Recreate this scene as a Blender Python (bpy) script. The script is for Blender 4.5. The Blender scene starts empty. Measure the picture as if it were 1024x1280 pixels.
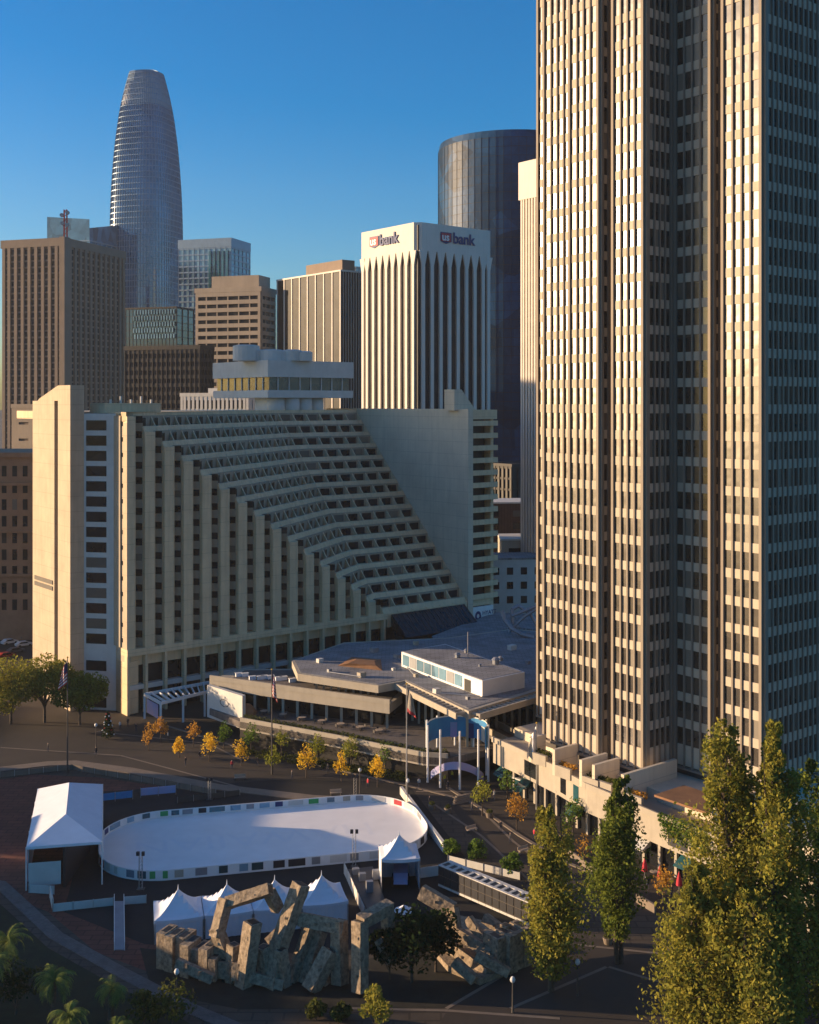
import bpy, math, random
from mathutils import Vector
R = math.radians
rnd = random.Random(7)
S = bpy.context.scene
C = S.collection
# ---------------------------------------------------------------- camera, sky, sun
H, F, CX, HY = 65.0, 1443.0, 512.0, 505.0      # camera height; focal length, centre and horizon in pixels of the 1024x1280 photo
cam = bpy.data.cameras.new('camera'); co = bpy.data.objects.new('camera', cam); C.objects.link(co)
co.location = (0, 0, H); co.rotation_euler = (R(90), 0, 0)
cam.sensor_fit = 'VERTICAL'; cam.sensor_height = 36; cam.lens = 36*F/1280
cam.shift_y = -(640-HY)/1280
cam.clip_start = 1; cam.clip_end = 20000
S.camera = co
SUN_EL, SUN_DIR = 9.0, Vector((-0.992, 0.1247))   # towards the sun
w = bpy.data.worlds.new('World'); S.world = w; w.use_nodes = True
nt = w.node_tree; bg = nt.nodes['Background']
sky = nt.nodes.new('ShaderNodeTexSky'); sky.sky_type = 'NISHITA'; sky.sun_disc = False
sky.sun_elevation = R(SUN_EL); sky.sun_rotation = math.atan2(SUN_DIR.x, SUN_DIR.y)
sky.altitude = 60; sky.air_density = 1.0; sky.dust_density = 1.2; sky.ozone_density = 3.2
hs = nt.nodes.new('ShaderNodeHueSaturation'); hs.inputs['Saturation'].default_value = 1.48
nt.links.new(sky.outputs[0], hs.inputs['Color']); tn = nt.nodes.new('ShaderNodeMix'); tn.data_type = 'RGBA'; tn.blend_type = 'MULTIPLY'; tn.inputs[0].default_value = 1; tn.inputs[7].default_value = (.90, .95, 1.06, 1)
nt.links.new(hs.outputs[0], tn.inputs[6]); nt.links.new(tn.outputs[2], bg.inputs[0])
bg.inputs[1].default_value = 0.105
sl = bpy.data.lights.new('sun', 'SUN'); so = bpy.data.objects.new('sun', sl); C.objects.link(so)
sl.energy = 5.0; sl.angle = R(0.5); sl.color = (1.0, 0.70, 0.42)
sd = Vector((SUN_DIR.x, SUN_DIR.y, math.tan(R(SUN_EL)))).normalized()
so.rotation_euler = sd.to_track_quat('Z', 'Y').to_euler()
so.location = (-200, 0, 200)
S.view_settings.view_transform = 'Standard'; S.view_settings.look = 'None'
S.view_settings.exposure = 1.05; S.view_settings.gamma = 1

# ---------------------------------------------------------------- maths helpers
V2 = Vector
U = Vector((0.7837, 0.6211)); VV = Vector((-0.6211, 0.7837))      # street grid north of Market: right-away, left-away
PP = Vector((math.sin(R(18)), math.cos(R(18)))); QQ = Vector((-PP.y, PP.x))   # grid south of Market
def gp(px, py, z=0.0):                 # a point of height z seen at a photo pixel
    Y = F*(H-z)/(py-HY); return Vector(((px-CX)*Y/F, Y, z))
def dp(px, py, Y):                     # a point at distance Y seen at a photo pixel
    return Vector(((px-CX)*Y/F, Y, H-(py-HY)*Y/F))
def zat(py, Y): return H-(py-HY)*Y/F
def reach(c, d, px):                   # length along d from c until it is seen at column px
    k = (px-CX)/F; return (k*c.y-c.x)/(d.x-k*d.y)
def proj(p):
    return CX+F*p[0]/p[1], HY+F*(H-p[2])/p[1]
def v3(a, z): return Vector((a[0], a[1], z))

# ---------------------------------------------------------------- materials
def _n(nt, t, **k):
    n = nt.nodes.new(t)
    for a, b in k.items(): setattr(n, a, b)
    return n
def mat(name, col, rough=0.8, var=0.15, scale=0.3, bump=0.0, metal=0.0, ior=1.45, streak=0.0, col2=None, cell=0.0, coat=0, brick=None, joint=0):
    m = bpy.data.materials.new(name); m.use_nodes = True; nt = m.node_tree; L = nt.links
    b = nt.nodes['Principled BSDF']
    b.inputs['Roughness'].default_value = rough; b.inputs['Metallic'].default_value = metal; b.inputs['IOR'].default_value = ior
    b.inputs['Coat Weight'].default_value = coat
    geo = _n(nt, 'ShaderNodeNewGeometry')
    c2 = col2 or tuple(max(0, c*(1-2*var)) for c in col)
    nz = _n(nt, 'ShaderNodeTexNoise'); nz.inputs['Scale'].default_value = scale; nz.inputs['Detail'].default_value = 6
    nz.inputs['Roughness'].default_value = 0.65
    L.new(geo.outputs['Position'], nz.inputs['Vector'])
    mp = _n(nt, 'ShaderNodeMapRange'); mp.inputs[1].default_value = 0.3; mp.inputs[2].default_value = 0.7
    L.new(nz.outputs['Fac'], mp.inputs[0])
    mx = _n(nt, 'ShaderNodeMix', data_type='RGBA'); mx.inputs[6].default_value = (*col, 1); mx.inputs[7].default_value = (*c2, 1)
    L.new(mp.outputs[0], mx.inputs[0]); out = mx.outputs[2]
    if streak:
        vm = _n(nt, 'ShaderNodeVectorMath', operation='MULTIPLY'); vm.inputs[1].default_value = (1, 1, 0.06)
        L.new(geo.outputs['Position'], vm.inputs[0])
        n2 = _n(nt, 'ShaderNodeTexNoise'); n2.inputs['Scale'].default_value = 1.3; n2.inputs['Detail'].default_value = 5
        L.new(vm.outputs[0], n2.inputs['Vector'])
        m2 = _n(nt, 'ShaderNodeMapRange'); m2.inputs[1].default_value = 0.45; m2.inputs[2].default_value = 0.75; m2.inputs[4].default_value = streak
        L.new(n2.outputs['Fac'], m2.inputs[0])
        mm = _n(nt, 'ShaderNodeMix', data_type='RGBA'); mm.inputs[7].default_value = (*[c*0.45 for c in col], 1)
        L.new(m2.outputs[0], mm.inputs[0]); L.new(out, mm.inputs[6]); out = mm.outputs[2]
    if joint:
        sx = _n(nt, 'ShaderNodeSeparateXYZ'); L.new(geo.outputs['Position'], sx.inputs[0])
        d1 = _n(nt, 'ShaderNodeMath', operation='DIVIDE'); d1.inputs[1].default_value = joint; L.new(sx.outputs[2], d1.inputs[0])
        f1 = _n(nt, 'ShaderNodeMath', operation='FRACT'); L.new(d1.outputs[0], f1.inputs[0]); c1 = _n(nt, 'ShaderNodeMath', operation='LESS_THAN'); c1.inputs[1].default_value = .03; L.new(f1.outputs[0], c1.inputs[0])
        m5 = _n(nt, 'ShaderNodeMath', operation='MULTIPLY'); m5.inputs[1].default_value = .3; L.new(c1.outputs[0], m5.inputs[0])
        mj = _n(nt, 'ShaderNodeMix', data_type='RGBA'); mj.inputs[7].default_value = (.1, .08, .06, 1); L.new(m5.outputs[0], mj.inputs[0]); L.new(out, mj.inputs[6]); out = mj.outputs[2]
    if cell:
        vo = _n(nt, 'ShaderNodeTexVoronoi'); vo.inputs['Scale'].default_value = cell
        L.new(geo.outputs['Position'], vo.inputs['Vector'])
        sp = _n(nt, 'ShaderNodeSeparateColor'); L.new(vo.outputs['Color'], sp.inputs[0])
        m3 = _n(nt, 'ShaderNodeMapRange'); m3.inputs[3].default_value = 0.55; m3.inputs[4].default_value = 1.45
        L.new(sp.outputs[0], m3.inputs[0])
        vs = _n(nt, 'ShaderNodeVectorMath', operation='SCALE'); L.new(out, vs.inputs[0]); L.new(m3.outputs[0], vs.inputs['Scale']); out = vs.outputs[0]
    if brick:
        br = _n(nt, 'ShaderNodeTexBrick'); br.inputs['Scale'].default_value = brick
        br.inputs['Color1'].default_value = (1, 1, 1, 1); br.inputs['Color2'].default_value = (0.75, 0.75, 0.75, 1); br.inputs['Mortar'].default_value = (0.5, 0.5, 0.5, 1)
        L.new(geo.outputs['Position'], br.inputs['Vector'])
        mm = _n(nt, 'ShaderNodeMix', data_type='RGBA', blend_type='MULTIPLY'); mm.inputs[0].default_value = 1
        L.new(out, mm.inputs[6]); L.new(br.outputs['Color'], mm.inputs[7]); out = mm.outputs[2]
    L.new(out, b.inputs['Base Color'])
    if bump:
        bp = _n(nt, 'ShaderNodeBump'); bp.inputs['Strength'].default_value = bump; bp.inputs['Distance'].default_value = 0.15
        n3 = _n(nt, 'ShaderNodeTexNoise'); n3.inputs['Scale'].default_value = 2.5; n3.inputs['Detail'].default_value = 5
        L.new(geo.outputs['Position'], n3.inputs['Vector']); L.new(n3.outputs['Fac'], bp.inputs['Height']); L.new(bp.outputs[0], b.inputs['Normal'])
    return m
def glassmat(name, col, rough=0.06, ior=1.9, wob=0.02, cell=0.35, blind=0.0):
    m = mat(name, col, rough=rough, var=0.2, scale=0.2, ior=ior, cell=cell)
    nt = m.node_tree; b = nt.nodes['Principled BSDF']
    if blind:     # some panes have pale blinds drawn behind them
        g0 = _n(nt, 'ShaderNodeNewGeometry'); oi = _n(nt, 'ShaderNodeObjectInfo'); ad = _n(nt, 'ShaderNodeMath', operation='ADD'); fr = _n(nt, 'ShaderNodeMath', operation='FRACT')
        nt.links.new(g0.outputs['Random Per Island'], ad.inputs[0]); nt.links.new(oi.outputs['Random'], ad.inputs[1]); nt.links.new(ad.outputs[0], fr.inputs[0])
        mr = _n(nt, 'ShaderNodeMapRange'); mr.inputs[1].default_value = 1-blind; mr.inputs[2].default_value = 1.0; mr.inputs[3].default_value = 0; mr.inputs[4].default_value = .8
        nt.links.new(fr.outputs[0], mr.inputs[0]); src = b.inputs['Base Color'].links[0].from_socket
        mm = _n(nt, 'ShaderNodeMix', data_type='RGBA'); mm.inputs[7].default_value = (.30, .26, .20, 1)
        nt.links.new(mr.outputs[0], mm.inputs[0]); nt.links.new(src, mm.inputs[6]); nt.links.new(mm.outputs[2], b.inputs['Base Color'])
    geo = _n(nt, 'ShaderNodeNewGeometry')
    bp = _n(nt, 'ShaderNodeBump'); bp.inputs['Strength'].default_value = 1.0; bp.inputs['Distance'].default_value = wob
    n3 = _n(nt, 'ShaderNodeTexNoise'); n3.inputs['Scale'].default_value = 0.55; n3.inputs['Detail'].default_value = 1
    nt.links.new(geo.outputs['Position'], n3.inputs['Vector']); nt.links.new(n3.outputs['Fac'], bp.inputs['Height']); nt.links.new(bp.outputs[0], b.inputs['Normal'])
    return m
def leafmat(name, c1, c2, trans=0.3):
    m = bpy.data.materials.new(name); m.use_nodes = True; nt = m.node_tree; L = nt.links
    for n in list(nt.nodes):
        if n.type != 'OUTPUT_MATERIAL': nt.nodes.remove(n)
    o = [n for n in nt.nodes][0]
    geo = _n(nt, 'ShaderNodeNewGeometry')
    nz = _n(nt, 'ShaderNodeTexNoise'); nz.inputs['Scale'].default_value = 0.9; nz.inputs['Detail'].default_value = 4
    L.new(geo.outputs['Position'], nz.inputs['Vector'])
    mp = _n(nt, 'ShaderNodeMapRange'); mp.inputs[1].default_value = 0.35; mp.inputs[2].default_value = 0.65
    L.new(nz.outputs['Fac'], mp.inputs[0])
    mx = _n(nt, 'ShaderNodeMix', data_type='RGBA'); mx.inputs[6].default_value = (*c1, 1); mx.inputs[7].default_value = (*c2, 1)
    L.new(mp.outputs[0], mx.inputs[0])
    ad = _n(nt, 'ShaderNodeMix', data_type='RGBA', blend_type='MULTIPLY'); ad.inputs[0].default_value = 1
    m4 = _n(nt, 'ShaderNodeMapRange'); m4.inputs[3].default_value = 0.75; m4.inputs[4].default_value = 1.2
    L.new(geo.outputs['Random Per Island'], m4.inputs[0]); L.new(mx.outputs[2], ad.inputs[6]); L.new(m4.outputs[0], ad.inputs[7])
    d = _n(nt, 'ShaderNodeBsdfDiffuse'); t = _n(nt, 'ShaderNodeBsdfTranslucent'); s = _n(nt, 'ShaderNodeMixShader'); s.inputs[0].default_value = trans
    L.new(ad.outputs[2], d.inputs[0]); L.new(ad.outputs[2], t.inputs[0]); L.new(d.outputs[0], s.inputs[1]); L.new(t.outputs[0], s.inputs[2])
    L.new(s.outputs[0], o.inputs[0])
    return m
M = dict(
  slotshade=mat('dark_slot_shade', (.07, .058, .048), .6, .1, .2),  # shade of the deep facade slots, put into a dark core colour
  ec4rib=mat('grey_precast_rib', (.26, .215, .165), .7, .08, .15, streak=.2),
  ec4=mat('pale_precast', (.52, .44, .33), .75, .08, .15, streak=.25),
  ec4glass=glassmat('bronze_glass', (.055, .044, .032), .27, 1.75, .03, blind=.22),
  mirror=mat('mirror_glass', (.02, .02, .022), .04, .1, .2, ior=2.0),
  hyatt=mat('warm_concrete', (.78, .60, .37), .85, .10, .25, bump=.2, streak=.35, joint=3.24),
  terrace=mat('terrace_concrete', (.80, .59, .36), .85, .10, .25, streak=.35),  # hotel concrete tinted warmer to offset blue skylight on the terraces
  stairwall=mat('darker_sunside_concrete', (.54, .43, .30), .85, .10, .25, streak=.3, joint=3.24),  # hotel concrete darkened where direct sun falls, so it does not clip
  shadegrey=mat('shade_grey_panel', (.40, .34, .25), .85, .12, .2, streak=.3),  # grey spandrel tone, darkened to deepen the shade in the recesses
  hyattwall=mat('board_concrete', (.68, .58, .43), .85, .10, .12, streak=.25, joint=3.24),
  dark=mat('dark_recess', (.025, .023, .02), .5, .2, .5),  # near-black fill that carries the shade of hollows and openings
  winglass=glassmat('dark_glass', (.018, .02, .023), .10, 1.42, blind=.10),
  blueglass=glassmat('blue_glass', (.08, .18, .30), .08, 2.0, .05, .08),
  skyglass=glassmat('sky_glass', (.17, .30, .38), .12, 2.0, .04, .1),
  farglass=mat('smoked_glass', (.022, .022, .024), .45, .3, .15, ior=1.2, cell=.25),
  azureglass=glassmat('azure_glass', (.07, .17, .26), .15, 1.7, .02, .12),
  tealglass=glassmat('teal_glass', (.03, .12, .14), .1, 2.0, .04, .12),
  roundglass=glassmat('ink_blue_glass', (.012, .055, .13), .45, 1.25, .06, .07),
  brown=mat('brown_precast', (.23, .17, .125), .8, .12, .1, streak=.2),
  tan=mat('tan_stone', (.42, .33, .24), .8, .1, .1, streak=.15),
  tower_white=mat('white_precast', (.68, .62, .54), .75, .06, .1, streak=.15),
  grey_metal=mat('grey_metal', (.30, .31, .33), .45, .1, .5, metal=.4),
  bluemetal=mat('blue_grey_metal', (.22, .31, .40), .4, .1, .3, metal=.3),
  mullion=mat('silver_mullion', (.42, .42, .42), .45, .1, .3, metal=.3),
  white=mat('white_paint', (.78, .77, .74), .5, .05, .6),
  offwhite=mat('off_white_panel', (.62, .60, .55), .7, .08, .3, streak=.1),
  brick=mat('brown_brick', (.16, .085, .055), .9, .2, .3, brick=2.2),
  brickpale=mat('pale_brown_stone', (.36, .21, .12), .85, .15, .3),
  darkbldg=mat('dark_cladding', (.022, .018, .016), .6, .2, .1),
  cream=mat('cream_render', (.42, .37, .29), .85, .1, .3, streak=.2),
  roofgrey=mat('roof_membrane', (.33, .33, .34), .9, .18, .22, col2=(.19, .185, .185), brick=.3),
  deck=mat('terrace_paving', (.20, .17, .15), .9, .2, .6, brick=1.5),
  rust=mat('rusty_cladding', (.30, .15, .07), .8, .2, .4, streak=.3),
  asphalt=mat('asphalt', (.055, .043, .032), .85, .2, .06, col2=(.028, .022, .017)),
  paving=mat('plaza_paving', (.095, .073, .052), .85, .2, .2, brick=.15),
  redbrick=mat('red_brick_paving', (.20, .065, .040), .9, .2, .3, brick=.2),
  kerb=mat('pale_kerb', (.22, .175, .13), .85, .15, .4),
  matblack=mat('black_rink_matting', (.018, .017, .016), .9, .2, .5),
  lawn=mat('dark_lawn', (.02, .032, .010), .95, .3, .6),
  bedsoil=mat('planting_soil', (.03, .028, .018), .95, .3, .6),
  ice=mat('ice', (.94, .92, .88), .3, .05, .35, ior=1.31),
  icetint=mat('tinted_ice', (.87, .865, .85), .3, .03, .4, ior=1.31),
  tent=mat('tent_fabric', (.74, .76, .80), .7, .05, .5),
  fountain=mat('weathered_concrete', (.44, .34, .23), .95, .2, 2.0, bump=.6, streak=.6, col2=(.09, .068, .045)),
  pole=mat('pole_metal', (.45, .44, .42), .4, .1, 1, metal=.6),
  polebrown=mat('dark_pole', (.08, .07, .06), .5, .1, 1),
  bark=mat('bark', (.12, .09, .065), .95, .3, 3, bump=.5),
  leaf_poplar=leafmat('poplar_leaves', (.36, .31, .055), (.17, .19, .035), .4),
  leaf_poplar2=leafmat('poplar_green_leaves', (.20, .23, .04), (.09, .13, .025), .4),
  leaf_dark=leafmat('dark_leaves', (.03, .05, .018), (.015, .03, .012)),
  leaf_yellow=leafmat('yellow_leaves', (.85, .60, .06), (.70, .42, .03), .45),
  leaf_lime=leafmat('lime_leaves', (.34, .33, .05), (.16, .19, .03), .4),
  leaf_orange=leafmat('rust_leaves', (.60, .33, .06), (.36, .19, .04), .45),
  leaf_green=leafmat('green_leaves', (.16, .24, .04), (.07, .12, .025), .4),
  leaf_bush=leafmat('bush_leaves', (.13, .14, .035), (.055, .065, .02), .35),
  palm=leafmat('palm_leaves', (.26, .30, .08), (.13, .17, .045), .3),
  red=mat('red_canvas', (.50, .03, .05), .8, .1, 1),
  blue=mat('blue_banner', (.03, .16, .42), .6, .15, .3, col2=(.02, .30, .55)),
  navy=mat('navy_print', (.02, .04, .16), .6, .1, 1),
  redprint=mat('red_print', (.45, .03, .04), .6, .1, 1),
  green=mat('green_print', (.03, .35, .10), .6, .1, 1),
  black=mat('black_print', (.02, .02, .025), .6, .1, 1),
  pink=mat('pink_banner', (.50, .35, .50), .6, .2, .3, col2=(.30, .38, .62)),
  lilac=mat('lilac_banner', (.32, .25, .60), .6, .2, .2, col2=(.10, .30, .55)),
  yellow=mat('yellow_paint', (.55, .33, .03), .6, .15, 1),
  skin=mat('skin', (.45, .28, .2), .6, .05, 1), denim=mat('dark_denim', (.03, .04, .07), .8, .1, 1),
  jacket=mat('black_jacket', (.03, .03, .035), .8, .1, 1), jacket2=mat('yellow_jacket', (.5, .5, .05), .8, .1, 1),
  carw=mat('white_car_paint', (.7, .7, .7), .3, .02, 1, coat=.6), carg=mat('grey_car_paint', (.12, .12, .13), .3, .02, 1, coat=.6),
  carr=mat('red_car_paint', (.3, .03, .03), .3, .02, 1, coat=.6), tyre=mat('tyre_rubber', (.02, .02, .02), .8, .1, 1),
  lamp=mat('lamp_head', (.6, .6, .58), .4, .05, 1),
)

# ---------------------------------------------------------------- mesh builder
OFF = {}
class MB:
    def __init__(s): s.v = []; s.f = []; s.mi = []; s.cur = 0
    def face(s, pts):
        n = len(s.v); s.v += [tuple(p) for p in pts]; s.f.append(tuple(range(n, n+len(pts)))); s.mi.append(s.cur)
    def hexa(s, p):                     # 8 points: bottom ring 0-3 (ccw seen from above), top ring 4-7
        n = len(s.v); s.v += [tuple(q) for q in p]
        for q in ((3,2,1,0),(4,5,6,7),(0,1,5,4),(1,2,6,5),(2,3,7,6),(3,0,4,7)):
            s.f.append(tuple(n+i for i in q)); s.mi.append(s.cur)
    def bar(s, o, a, b, z0, z1):        # o = 2D corner, a and b = 2D edge vectors
        if a[0]*b[1]-a[1]*b[0] < 0: a, b = b, a
        q = [o, (o[0]+a[0], o[1]+a[1]), (o[0]+a[0]+b[0], o[1]+a[1]+b[1]), (o[0]+b[0], o[1]+b[1])]
        s.hexa([(x, y, z0) for x, y in q]+[(x, y, z1) for x, y in q])
    def box(s, c, sx, sy, sz, rz=0):
        ca, sa = math.cos(rz), math.sin(rz); a = (ca*sx, sa*sx); b = (-sa*sy, ca*sy)
        s.bar((c[0]-a[0]/2-b[0]/2, c[1]-a[1]/2-b[1]/2), a, b, c[2], c[2]+sz)
    def prism(s, pts, z0, z1):
        ar = sum(pts[i][0]*pts[(i+1) % len(pts)][1]-pts[(i+1) % len(pts)][0]*pts[i][1] for i in range(len(pts)))
        if ar < 0: pts = pts[::-1]
        n = len(s.v); k = len(pts)
        s.v += [(p[0], p[1], z0) for p in pts]+[(p[0], p[1], z1) for p in pts]
        s.f.append(tuple(range(n+k-1, n-1, -1))); s.mi.append(s.cur)
        s.f.append(tuple(range(n+k, n+2*k))); s.mi.append(s.cur)
        for i in range(k):
            j = (i+1) % k; s.f.append((n+i, n+j, n+k+j, n+k+i)); s.mi.append(s.cur)
    def beam(s, p0, p1, wd, ht, up=(0, 0, 1), w1=None):    # rectangular beam between two points
        p0 = Vector(p0); p1 = Vector(p1); d = (p1-p0).normalized(); upv = Vector(up)
        if abs(d.dot(upv)) > .97: upv = Vector((0, 1, 0))
        x = d.cross(upv).normalized(); y = x.cross(d).normalized(); w1 = w1 or 1
        a = [p0-x*wd/2-y*ht/2, p0+x*wd/2-y*ht/2, p0+x*wd/2+y*ht/2, p0-x*wd/2+y*ht/2]
        b = [p1+(q-p0)*w1 for q in a]
        n = len(s.v); s.v += [tuple(q) for q in a+b]
        for q in ((0,1,2,3),(7,6,5,4),(1,0,4,5),(2,1,5,6),(3,2,6,7),(0,3,7,4)):
            s.f.append(tuple(n+i for i in q)); s.mi.append(s.cur)
    def tube(s, p0, p1, r0, r1=None, k=8):
        p0 = Vector(p0); p1 = Vector(p1); r1 = r0 if r1 is None else r1
        d = (p1-p0).normalized(); t = Vector((0, 0, 1)) if abs(d.z) < .9 else Vector((1, 0, 0))
        x = d.cross(t).normalized(); y = d.cross(x); n = len(s.v)
        for p, r in ((p0, r0), (p1, r1)):
            for i in range(k):
                a = 2*math.pi*i/k; s.v.append(tuple(p+x*math.cos(a)*r+y*math.sin(a)*r))
        for i in range(k):
            j = (i+1) % k; s.f.append((n+i, n+j, n+k+j, n+k+i)); s.mi.append(s.cur)
        s.f.append(tuple(range(n+k-1, n-1, -1))); s.mi.append(s.cur); s.f.append(tuple(range(n+k, n+2*k))); s.mi.append(s.cur)
    def lathe(s, c, prof, k=12):
        n = len(s.v)
        for r, z in prof:
            for i in range(k):
                a = 2*math.pi*i/k; s.v.append((c[0]+r*math.cos(a), c[1]+r*math.sin(a), c[2]+z))
        for q in range(len(prof)-1):
            for i in range(k):
                j = (i+1) % k; s.f.append((n+q*k+i, n+q*k+j, n+(q+1)*k+j, n+(q+1)*k+i)); s.mi.append(s.cur)
        s.f.append(tuple(range(n+k-1, n-1, -1))); s.mi.append(s.cur)
        m = n+(len(prof)-1)*k; s.f.append(tuple(range(m, m+k))); s.mi.append(s.cur)
    def build(s, name, material, parent=None, smooth=False, at=None):
        me = bpy.data.meshes.new(name); off = OFF.get(parent, Vector((0, 0, 0))) if parent else Vector(at or (0, 0, 0))
        me.from_pydata([(a-off[0], b-off[1], c-off[2]) for a, b, c in s.v], [], s.f)
        ms = material if isinstance(material, (list, tuple)) else [material]
        for q in ms: me.materials.append(M[q] if isinstance(q, str) else q)
        if len(ms) > 1: me.polygons.foreach_set('material_index', s.mi)
        if smooth: me.polygons.foreach_set('use_smooth', [True]*len(me.polygons))
        me.update()
        o = bpy.data.objects.new(name, me); C.objects.link(o)
        if parent: o.parent = parent; OFF[o] = off
        else: o.location = off; OFF[o] = off
        return o
def tag(o, label=None, cat=None, group=None, kind=None):
    if label: o['label'] = label
    if cat: o['category'] = cat
    if group: o['group'] = group
    if kind: o['kind'] = kind
    return o
def thing(name, loc, label, cat, group=None):
    o = bpy.data.objects.new(name, None); o.empty_display_size = .5; C.objects.link(o); o.location = loc; OFF[o] = Vector(loc)
    return tag(o, label, cat, group)
def clone(o, loc=None, rz=None, scale=None, label=None, parent=None):
    c = o.copy(); C.objects.link(c)
    if parent: c.parent = parent
    if loc is not None: c.location = loc
    if rz is not None: c.rotation_euler = (0, 0, rz)
    if scale is not None: c.scale = scale if isinstance(scale, (tuple, list)) else (scale,)*3
    if label: c['label'] = label
    for ch in o.children: clone(ch, parent=c)
    return c
def windows(parent, hexas, material, name='window', limit=100):
    """hexas: list of 8-point boxes; the 100 that show largest become parts, the rest one 'stuff' part"""
    def size(h):
        xs = [proj(p) for p in h]; x0 = min(a for a, b in xs); x1 = max(a for a, b in xs); y0 = min(b for a, b in xs); y1 = max(b for a, b in xs)
        if x1 < 4 or x0 > 1020 or y1 < 4 or y0 > 1276: return 0
        return (x1-x0)*(y1-y0)
    hs = sorted(hexas, key=size, reverse=True)
    for h in hs[:limit]:
        m = MB(); m.hexa(h); m.build(name, material, parent)
    if len(hs) > limit:
        m = MB()
        for h in hs[limit:]: m.hexa(h)
        tag(m.build(name+'s', material, parent), kind='stuff')
def hexbar(o, a, b, z0, z1):
    if a[0]*b[1]-a[1]*b[0] < 0: a, b = b, a
    q = [o, (o[0]+a[0], o[1]+a[1]), (o[0]+a[0]+b[0], o[1]+a[1]+b[1]), (o[0]+b[0], o[1]+b[1])]
    return [(x, y, z0) for x, y in q]+[(x, y, z1) for x, y in q]
def text_mesh(txt, name, material, origin, xdir, size, thick, parent, bold=True):
    cu = bpy.data.curves.new(name, 'FONT'); cu.body = txt; cu.size = size; cu.extrude = thick; cu.offset = size*.02 if bold else 0
    to = bpy.data.objects.new('tmp_text', cu); C.objects.link(to)
    dg = bpy.context.evaluated_depsgraph_get(); me = bpy.data.meshes.new_from_object(to.evaluated_get(dg))
    bpy.data.objects.remove(to); me.name = name; me.materials.clear(); me.materials.append(M[material])
    X = Vector((xdir[0], xdir[1], 0)).normalized(); Z = Vector((0, 0, 1)); N = X.cross(Z); off = OFF.get(parent, Vector((0, 0, 0)))
    for v in me.vertices:
        x, y, z = v.co; v.co = Vector(origin)+X*x+Z*y+N*z-off
    o = bpy.data.objects.new(name, me); C.objects.link(o); o.parent = parent
    return o

# ---------------------------------------------------------------- ground (the setting)
def sheet(name, pts, z, m, kind='structure', thick=0):
    b = MB(); pts = [(p[0], p[1]) for p in pts]
    if thick: b.prism(pts, z, z+thick)
    else:
        ar = sum(pts[i][0]*pts[(i+1) % len(pts)][1]-pts[(i+1) % len(pts)][0]*pts[i][1] for i in range(len(pts)))
        if ar < 0: pts = pts[::-1]
        b.face([(x, y, z) for x, y in pts])
    o = b.build(name, m); return tag(o, kind=kind)
def px(*l): return [gp(a, b) for a, b in l]
sheet('ground', [(-6000, -500), (6000, -500), (6000, 12000), (-6000, 12000)], 0, 'asphalt')
sheet('plaza', px((-60, 968), (90, 952), (270, 985), (400, 1000), (560, 1002), (600, 1060), (700, 1090), (860, 1150), (1000, 1500), (-400, 1500)), .004, 'paving')
sheet('brick_plaza', px((-60, 985), (40, 968), (125, 972), (265, 992), (330, 1010), (330, 1200), (225, 1230), (120, 1190), (60, 1140), (0, 1115), (-60, 1105)), .008, 'redbrick')
sheet('rink_matting', px((122, 990), (390, 972), (510, 980), (600, 1095), (660, 1100), (640, 1180), (420, 1195), (180, 1180), (80, 1140), (95, 1080)), .012, 'matblack')
def band(name, pts, wd, z, m, h):
    b = MB(); P = [Vector((p[0], p[1])) for p in pts]
    L = []; Rr = []
    for i, p in enumerate(P):
        d = (P[min(i+1, len(P)-1)]-P[max(i-1, 0)]).normalized(); n = Vector((-d.y, d.x))*wd/2
        L.append(p+n); Rr.append(p-n)
    b.prism([tuple(q) for q in L]+[tuple(q) for q in Rr[::-1]], z, z+h)
    return tag(b.build(name, m), kind='structure')
band('sidewalk', px((-80, 975), (0, 962), (60, 955), (90, 954), (160, 963), (270, 984), (390, 998), (430, 1000)), 2.6, 0, 'kerb', .12)
band('kerb', px((200, 905), (300, 935), (420, 962), (520, 985), (580, 1000)), .5, 0, 'kerb', .13)
band('kerb', px((560, 985), (600, 1010), (650, 1045), (700, 1075), (760, 1100)), .6, 0, 'kerb', .13)
band('footpath', px((-100, 1090), (0, 1105), (70, 1170), (150, 1215), (240, 1262), (330, 1300)), 1.8, 0, 'deck', .1)
sheet('lawn', px((-100, 1112), (-5, 1125), (60, 1185), (140, 1230), (230, 1275), (300, 1320), (-300, 1500)), .016, 'lawn')
sheet('fountain_basin', px((175, 1185), (420, 1215), (640, 1130), (690, 1185), (560, 1260), (300, 1262), (190, 1240)), .02, 'bedsoil')
sheet('pavement', px((560, 1262), (700, 1170), (860, 1190), (900, 1500), (420, 1500)), .024, 'asphalt')

# ---------------------------------------------------------------- ribbed high-rise on the right (near)
EC = Vector((35.05, 172.0)); EZ = 10.5; FL = 3.95; EH = 36
def ec(u, v): return EC+U*u+VV*v
ec4 = thing('office_tower', (EC.x+20, EC.y+20, 0), 'huge stepped beige office tower with ribbed facade, nearest building at right', 'office tower')
wall = MB(); wins = []
core = [ec(9.9, 32.5), ec(9.9, 21.6), ec(.5, 21.6), ec(.5, 15), ec(-.5, 14.9), ec(-.5, 8.45), ec(7.0, 8.45), ec(7.0, 6.3), ec(0, 6.3), ec(0, 0), ec(6.4, 0), ec(6.4, -7.3),
        ec(15, -7.3), ec(15, -9.5), ec(5.9, -9.5), ec(5.9, -16.4), ec(60, -16.4), ec(60, 32.5)]
cb = MB(); 
cc = Vector((0, 0))
cb.prism([tuple(p) for p in core], EZ-1.5, EZ+FL*EH+2); cb.build('core', 'slotshade', ec4)
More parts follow.
